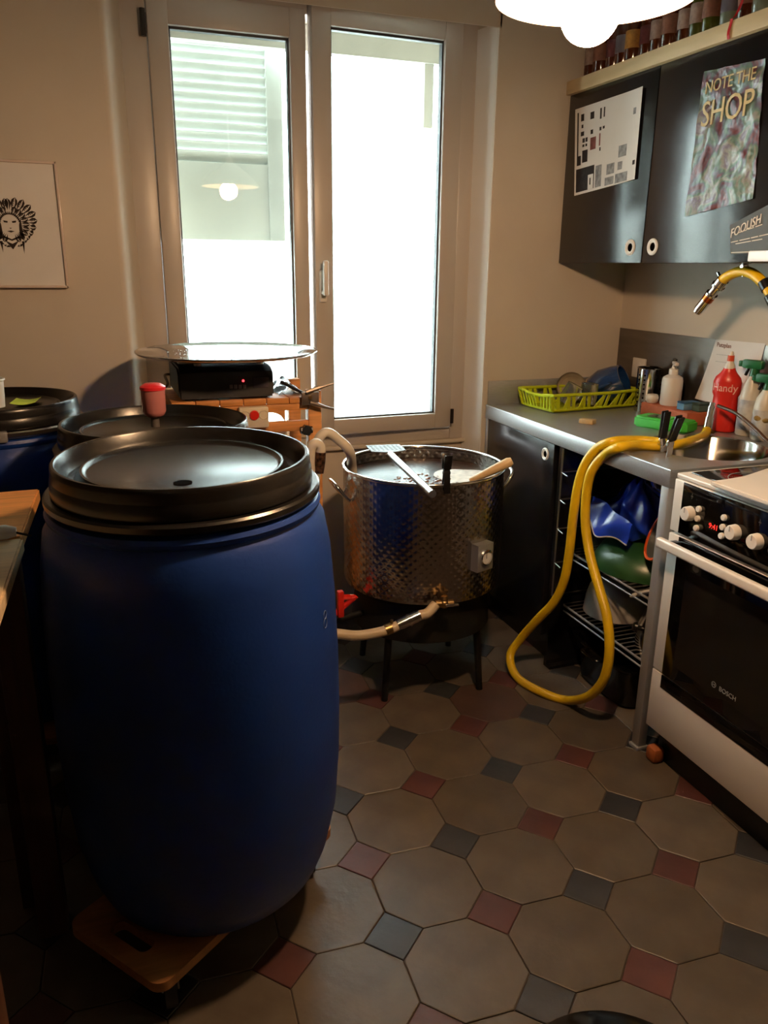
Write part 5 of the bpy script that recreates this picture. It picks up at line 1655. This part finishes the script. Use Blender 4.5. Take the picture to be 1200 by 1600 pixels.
# ================================================================== DRUMS
def make_drum(loc, h, k=1.0, label='', hole=True, ring=None):
    """loc = centre on the lid plane's foot, h = height of the lid top over loc.z; k scales the radius."""
    t = thing('blue_drum', label, 'drum', loc, 'blue plastic fermenting drums')
    x, y, z = loc
    M = Matrix.Translation((x, y, z + h))
    s = h / 0.97
    body = [(0.0, -0.97 * s), (0.20, -0.97 * s), (0.232, -0.962 * s), (0.250, -0.940 * s), (0.267, -0.895 * s), (0.287, -0.80 * s), (0.296, -0.68 * s), (0.2985, -0.55 * s), (0.297, -0.42 * s), (0.292, -0.29 * s), (0.284, -0.19 * s), (0.273, -0.13), (0.262, -0.112), (0.258, -0.106), (0.264, -0.101), (0.266, -0.093), (0.262, -0.085), (0.250, -0.081), (0.238, -0.076), (0.236, -0.05), (0.0, -0.05)]
    b = B(); b.lathe([(r * k, zz) for r, zz in body], n=96, M=M); b.out('barrel', BLUE_DRUM, t)
    lid = [(0.0, -0.026), (0.180, -0.026), (0.186, -0.023), (0.1895, -0.0185), (0.194, -0.0185), (0.198, -0.025), (0.206, -0.036), (0.222, -0.036), (0.231, -0.022), (0.2345, -0.004), (0.238, 0.0), (0.2425, 0.0), (0.2455, -0.003), (0.2465, -0.010), (0.248, -0.026), (0.2482, -0.029), (0.2495, -0.031), (0.251, -0.052), (0.2505, -0.056), (0.244, -0.058), (0.240, -0.044), (0.0, -0.042)]
    b = B(); b.lathe([(r * k, zz) for r, zz in lid], n=96, M=M); ld = b.out('lid', BLACK_LID, t)
    fl = [(0.240, -0.058), (0.260, -0.059), (0.2645, -0.063), (0.2645, -0.073), (0.260, -0.078), (0.240, -0.077)]
    b = B(); b.lathe([(r * k, zz) for r, zz in fl], n=96, M=M, closed_prof=True)
    b.out('flange' if ring is None else 'clamp_ring', BLACK_LID if ring is None else ring, t)
    return t, ld


D1 = Vector((0.161, 1.585, 0.1215))
d1, lid1 = make_drum(D1, 0.983, label='nearest blue plastic drum with black lid, on a wooden dolly')
d1.rotation_euler = (0.022, -0.012, 0)
b = B(); hq = on_z(293, 742, D1.z + 0.983 - 0.02)
b.lathe([(0.0, 0.0006), (0.017, 0.0006), (0.017, 0.0), (0.0, 0.0)], n=32, M=Matrix.Translation((hq.x, hq.y, D1.z + 0.983 - 0.0256)))
b.out('lid_hole', MATS['hole_black'], lid1)
cm = B()
ca_ = radians(-38)
for (da, dz, rr) in ((0.0, 0.012, 0.009), (0.004, -0.006, 0.011)):
    ptsc = []
    for k in range(15):
        t = 2 * pi * k / 15
        aa = ca_ + da + rr * cos(t) / 0.29 * 0.8
        ptsc.append(D1 + Vector((0.2935 * cos(aa), 0.2935 * sin(aa), 0.983 - 0.315 + dz + rr * sin(t))))
    cm.tube(ptsc, 0.0007, n=5, closed=True)
cm.out('chalk_mark', mat('pale_chalk', (110, 130, 176), rough=0.8), d1)
D2 = Vector((0.142, 2.205, 0.088))
d2, lid2 = make_drum(D2, 0.969, label='blue plastic drum with black lid carrying the red airlock', ring=mat('clear_film_ring', (170, 166, 156), rough=0.2, trans=0.3))
D3 = Vector((-0.292, 2.60, 0.088))
d3, lid3 = make_drum(D3, 0.985, k=0.955, label='blue plastic drum with metal clamp ring in the far left corner', ring=mat('galvanised_ring', (176, 160, 146), rough=0.25, metal=1.0))
cr_ = on_y(2, 665, D3.y - 0.245)
b = B(); b.box((cr_.x - 0.03, cr_.y - 0.012, D3.z + 0.985 - 0.085), (cr_.x + 0.012, cr_.y + 0.008, D3.z + 0.985 - 0.055), bev=0.004); b.out('clamp_lever', STEEL_P, d3)
# airlock standing in the second lid
al = thing('red_airlock', 'red and clear plastic airlock standing in a drum lid', 'airlock', (D2.x, D2.y, D2.z + 0.949))
za = D2.z + 0.969
b = B(); b.lathe([(0.0, -0.02), (0.013, -0.02), (0.013, 0.012), (0.016, 0.014), (0.0, 0.016)], n=24, M=Matrix.Translation((D2.x, D2.y, za))); b.out('grommet', mat('grey_rubber', (92, 84, 80), rough=0.6), al)
b = B(); b.lathe([(0.0, 0.012), (0.022, 0.012), (0.030, 0.018), (0.036, 0.03), (0.0365, 0.098), (0.034, 0.098), (0.034, 0.03), (0.0, 0.03)], n=36, M=Matrix.Translation((D2.x, D2.y, za))); b.out('clear_cup', mat('clear_pinkish_plastic', (236, 150, 146), rough=0.2, trans=0.35), al)
b = B(); b.lathe([(0.0, 0.034), (0.0325, 0.034), (0.0325, 0.108), (0.0, 0.108)], n=36, M=Matrix.Translation((D2.x, D2.y, za))); b.out('red_float', mat('airlock_red', (226, 44, 52), rough=0.3), al)
b = B(); b.lathe([(0.0, 0.116), (0.024, 0.116), (0.034, 0.110), (0.039, 0.106), (0.039, 0.097), (0.0, 0.100)], n=36, M=Matrix.Translation((D2.x, D2.y, za))); b.out('cap', MATS['airlock_red'], al)
al.scale = (0.86, 0.86, 0.86)
# note on the third lid, white cup
q = on_z(37, 628, D3.z + 0.966)
nn = thing('sticky_note', 'small yellow-green paper note lying on the far drum lid', 'note', (q.x, q.y, D3.z + 0.965))
b = B(); b.grid(lambda u, v: Vector((q.x - 0.035 + 0.07 * u + 0.012 * v, q.y - 0.05 + 0.10 * v, D3.z + 0.9655 + 0.006 * (u - 0.5) ** 2 * 4)), 6, 6, thick=0.0006); b.out('sheet', mat('lime_note_paper', (206, 214, 70), rough=0.6, rgb2=(160, 190, 50), vscale=14), nn)
q = on_z(-9, 636, D3.z + 0.965)
wc = thing('white_cup', 'white plastic cup at the frame edge on the far drum lid', 'cup', (q.x, q.y, D3.z + 0.965))
b = B(); b.lathe([(0.0, 0.0), (0.030, 0.0), (0.034, 0.075), (0.038, 0.078), (0.038, 0.083), (0.032, 0.083), (0.029, 0.004), (0.0, 0.004)], n=32, M=Matrix.Translation((q.x, q.y, D3.z + 0.9655))); b.out('cup', WHITE_PL, wc)


# dollies
def make_dolly(c, ang_, top, label):
    t = thing('wooden_dolly', label, 'dolly', (c[0], c[1], 0.0), 'dollies under the drums')
    M = Matrix.Translation((c[0], c[1], 0)) @ Matrix.Rotation(ang_, 4, 'Z')
    L, W, th = 0.285, 0.145, 0.022
    b = B()

    def rrect(l0, w0, r, n=6):
        p = []
        for (sx, sy, a0) in ((1, 1, 0), (-1, 1, pi / 2), (-1, -1, pi), (1, -1, 3 * pi / 2)):
            p += [(sx * (l0 - r) + r * cos(a0 + pi / 2 * k / n), sy * (w0 - r) + r * sin(a0 + pi / 2 * k / n)) for k in range(n + 1)]
        return p
    outer = rrect(L, W, 0.03)
    # board with a hand slot near one short end: built as three bridged strips round the slot
    bm = bmesh.new()
    sl = [(x - (L - 0.055), y) for x, y in rrect(0.018, 0.055, 0.016)]
    vs = {}
    for z in (top - th, top):
        vo = [bm.verts.new((x, y, z)) for x, y in outer]
        vi = [bm.verts.new((x, y, z)) for x, y in sl]
        eds = [bm.edges.new((vo[i], vo[(i + 1) % len(vo)])) for i in range(len(vo))] + [bm.edges.new((vi[i], vi[(i + 1) % len(vi)])) for i in range(len(vi))]
        bmesh.ops.triangle_fill(bm, edges=eds, use_beauty=True)
        vs[z] = (vo, vi)
    for q_ in (0, 1):
        A, Z = vs[top - th][q_], vs[top][q_]
        for i in range(len(A)):
            j = (i + 1) % len(A)
            bm.faces.new((A[i], A[j], Z[j], Z[i]))
    bmesh.ops.recalc_face_normals(bm, faces=bm.faces[:])
    b._add(bm, M)
    b.out('deck', mat('dolly_beech', (170, 116, 66), rough=0.5, var=0.12, stretch=(1, 9, 9)), t)
    rw = min(0.04, (top - th) / 2.4)
    for (sx, sy) in ((1, 1), (1, -1), (-1, 1), (-1, -1)):
        p = M @ Vector((sx * (L - 0.06), sy * (W - 0.045), 0))
        b = B(); b.cyl((p.x - 0.012, p.y, rw), (p.x + 0.012, p.y, rw), rw, n=20); w_ = b.out('wheel', mat('dark_castor_rubber', (34, 32, 32), rough=0.5), t)
        b = B(); b.box((p.x - 0.018, p.y - 0.012, rw), (p.x - 0.014, p.y + 0.012, top - th)); b.box((p.x + 0.014, p.y - 0.012, rw), (p.x + 0.018, p.y + 0.012, top - th)); b.out('castor_fork', STEEL_P, t)
    return t


make_dolly((0.150, 1.556), radians(37), 0.1155, 'beech dolly with hand slot poking out under the nearest drum')
make_dolly((D2.x, D2.y), radians(10), 0.0875, 'low beech dolly under the middle drum with the airlock')
make_dolly((D3.x, D3.y), radians(80), 0.0875, 'low beech dolly under the far corner drum')

# ================================================================== LEFT TABLE, SACK, BIN
ZA = 0.93
wt1 = thing('pine_bench', 'orange pine bench end in front of the far drum', 'bench', (-0.5, 1.86, 0.0))
b = B(); b.prism([(-0.170, 1.675), (-0.154, 2.045), (-1.0, 2.040), (-1.0, 1.675)], ZA - 0.03, ZA, bev=0.003); b.out('top', mat('bright_orange_pine', (236, 166, 96), rough=0.42, var=0.12, vscale=6, stretch=(1, 12, 12)), wt1)
for (x, y) in ((-0.25, 1.99), (-0.25, 1.73), (-0.95, 1.99), (-0.95, 1.73)):
    b = B(); b.box((x - 0.025, y - 0.025, 0.0), (x + 0.025, y + 0.025, ZA - 0.03), bev=0.003); b.out('leg', WOOD_D, wt1)
wt2 = thing('pale_work_table', 'pale wooden work table nearest the camera on the left', 'table', (-0.6, 1.3, 0.0))
b = B(); b.prism([(-0.192, 0.95), (-0.166, 1.664), (-1.1, 1.664), (-1.1, 0.95)], ZA - 0.03, ZA, bev=0.004); b.out('top', mat('pale_table_wood', (236, 208, 168), rough=0.42, var=0.08, vscale=6, stretch=(1, 12, 12)), wt2)
for (x, y) in ((-0.203, 1.626), (-0.235, 0.99), (-1.05, 1.626), (-1.05, 0.99)):
    b = B(); b.box((x - 0.03, y - 0.03, 0.0), (x + 0.03, y + 0.03, ZA - 0.03), bev=0.003); b.out('leg', WOOD_D, wt2)
q = on_z(10, 832, ZA + 0.015)
ht = thing('white_handled_tool', 'white handled tool with dark tip lying on the pale table', 'tool', (q.x, q.y, ZA))
b = B(); b.tube([q + Vector((-0.12, -0.01, 0.001)), q + Vector((0.0, 0, 0.001)), q + Vector((0.018, 0.0, 0.0))], [0.014, 0.0145, 0.009], n=14); b.out('handle', WHITE_PL, ht)
b = B(); b.tube([q + Vector((0.012, 0, 0)), q + Vector((0.045, -0.012, -0.008))], 0.0025, n=8); b.out('shaft', BLACK_PL, ht)
sq = thing('paper_sack', 'pale grey sack on the floor under the work table', 'sack', (-0.45, 1.42, 0.0))


def sack_fn(u, v):
    a = 2 * pi * u
    r = 0.155 * (1 - abs(2 * v - 1) ** 6) ** 0.4 * (1 + 0.05 * sin(3 * a + 4 * v) + 0.03 * sin(7 * a))
    return Vector((-0.465 + r * cos(a) * 0.95, 1.42 + r * sin(a) * 0.85, 0.002 + 0.33 * v))


b = B(); b.grid(sack_fn, 40, 24); b.out('sack', mat('grey_sack_paper', (168, 164, 150), rough=0.8, var=0.15, vscale=14, bump=0.3, bscale=14), sq, smooth=60)
bn = thing('black_bin', 'glossy black round bin with lid at the bottom frame edge', 'bin', (0.602, 0.642, 0.0))
b = B(); b.lathe([(0.0, 0.0), (0.125, 0.0), (0.13, 0.006), (0.156, 0.318), (0.0, 0.318)], n=56, M=Matrix.Translation((0.602, 0.642, 0))); b.out('bucket', BLACK_PL, bn)
b = B(); b.lathe([(0.0, 0.346), (0.10, 0.344), (0.140, 0.341), (0.158, 0.338), (0.163, 0.332), (0.162, 0.319), (0.0, 0.319)], n=64, M=Matrix.Translation((0.602, 0.642, 0))); b.out('lid', mat('gloss_black_lid', (14, 12, 11), rough=0.1, spec=0.6), bn)
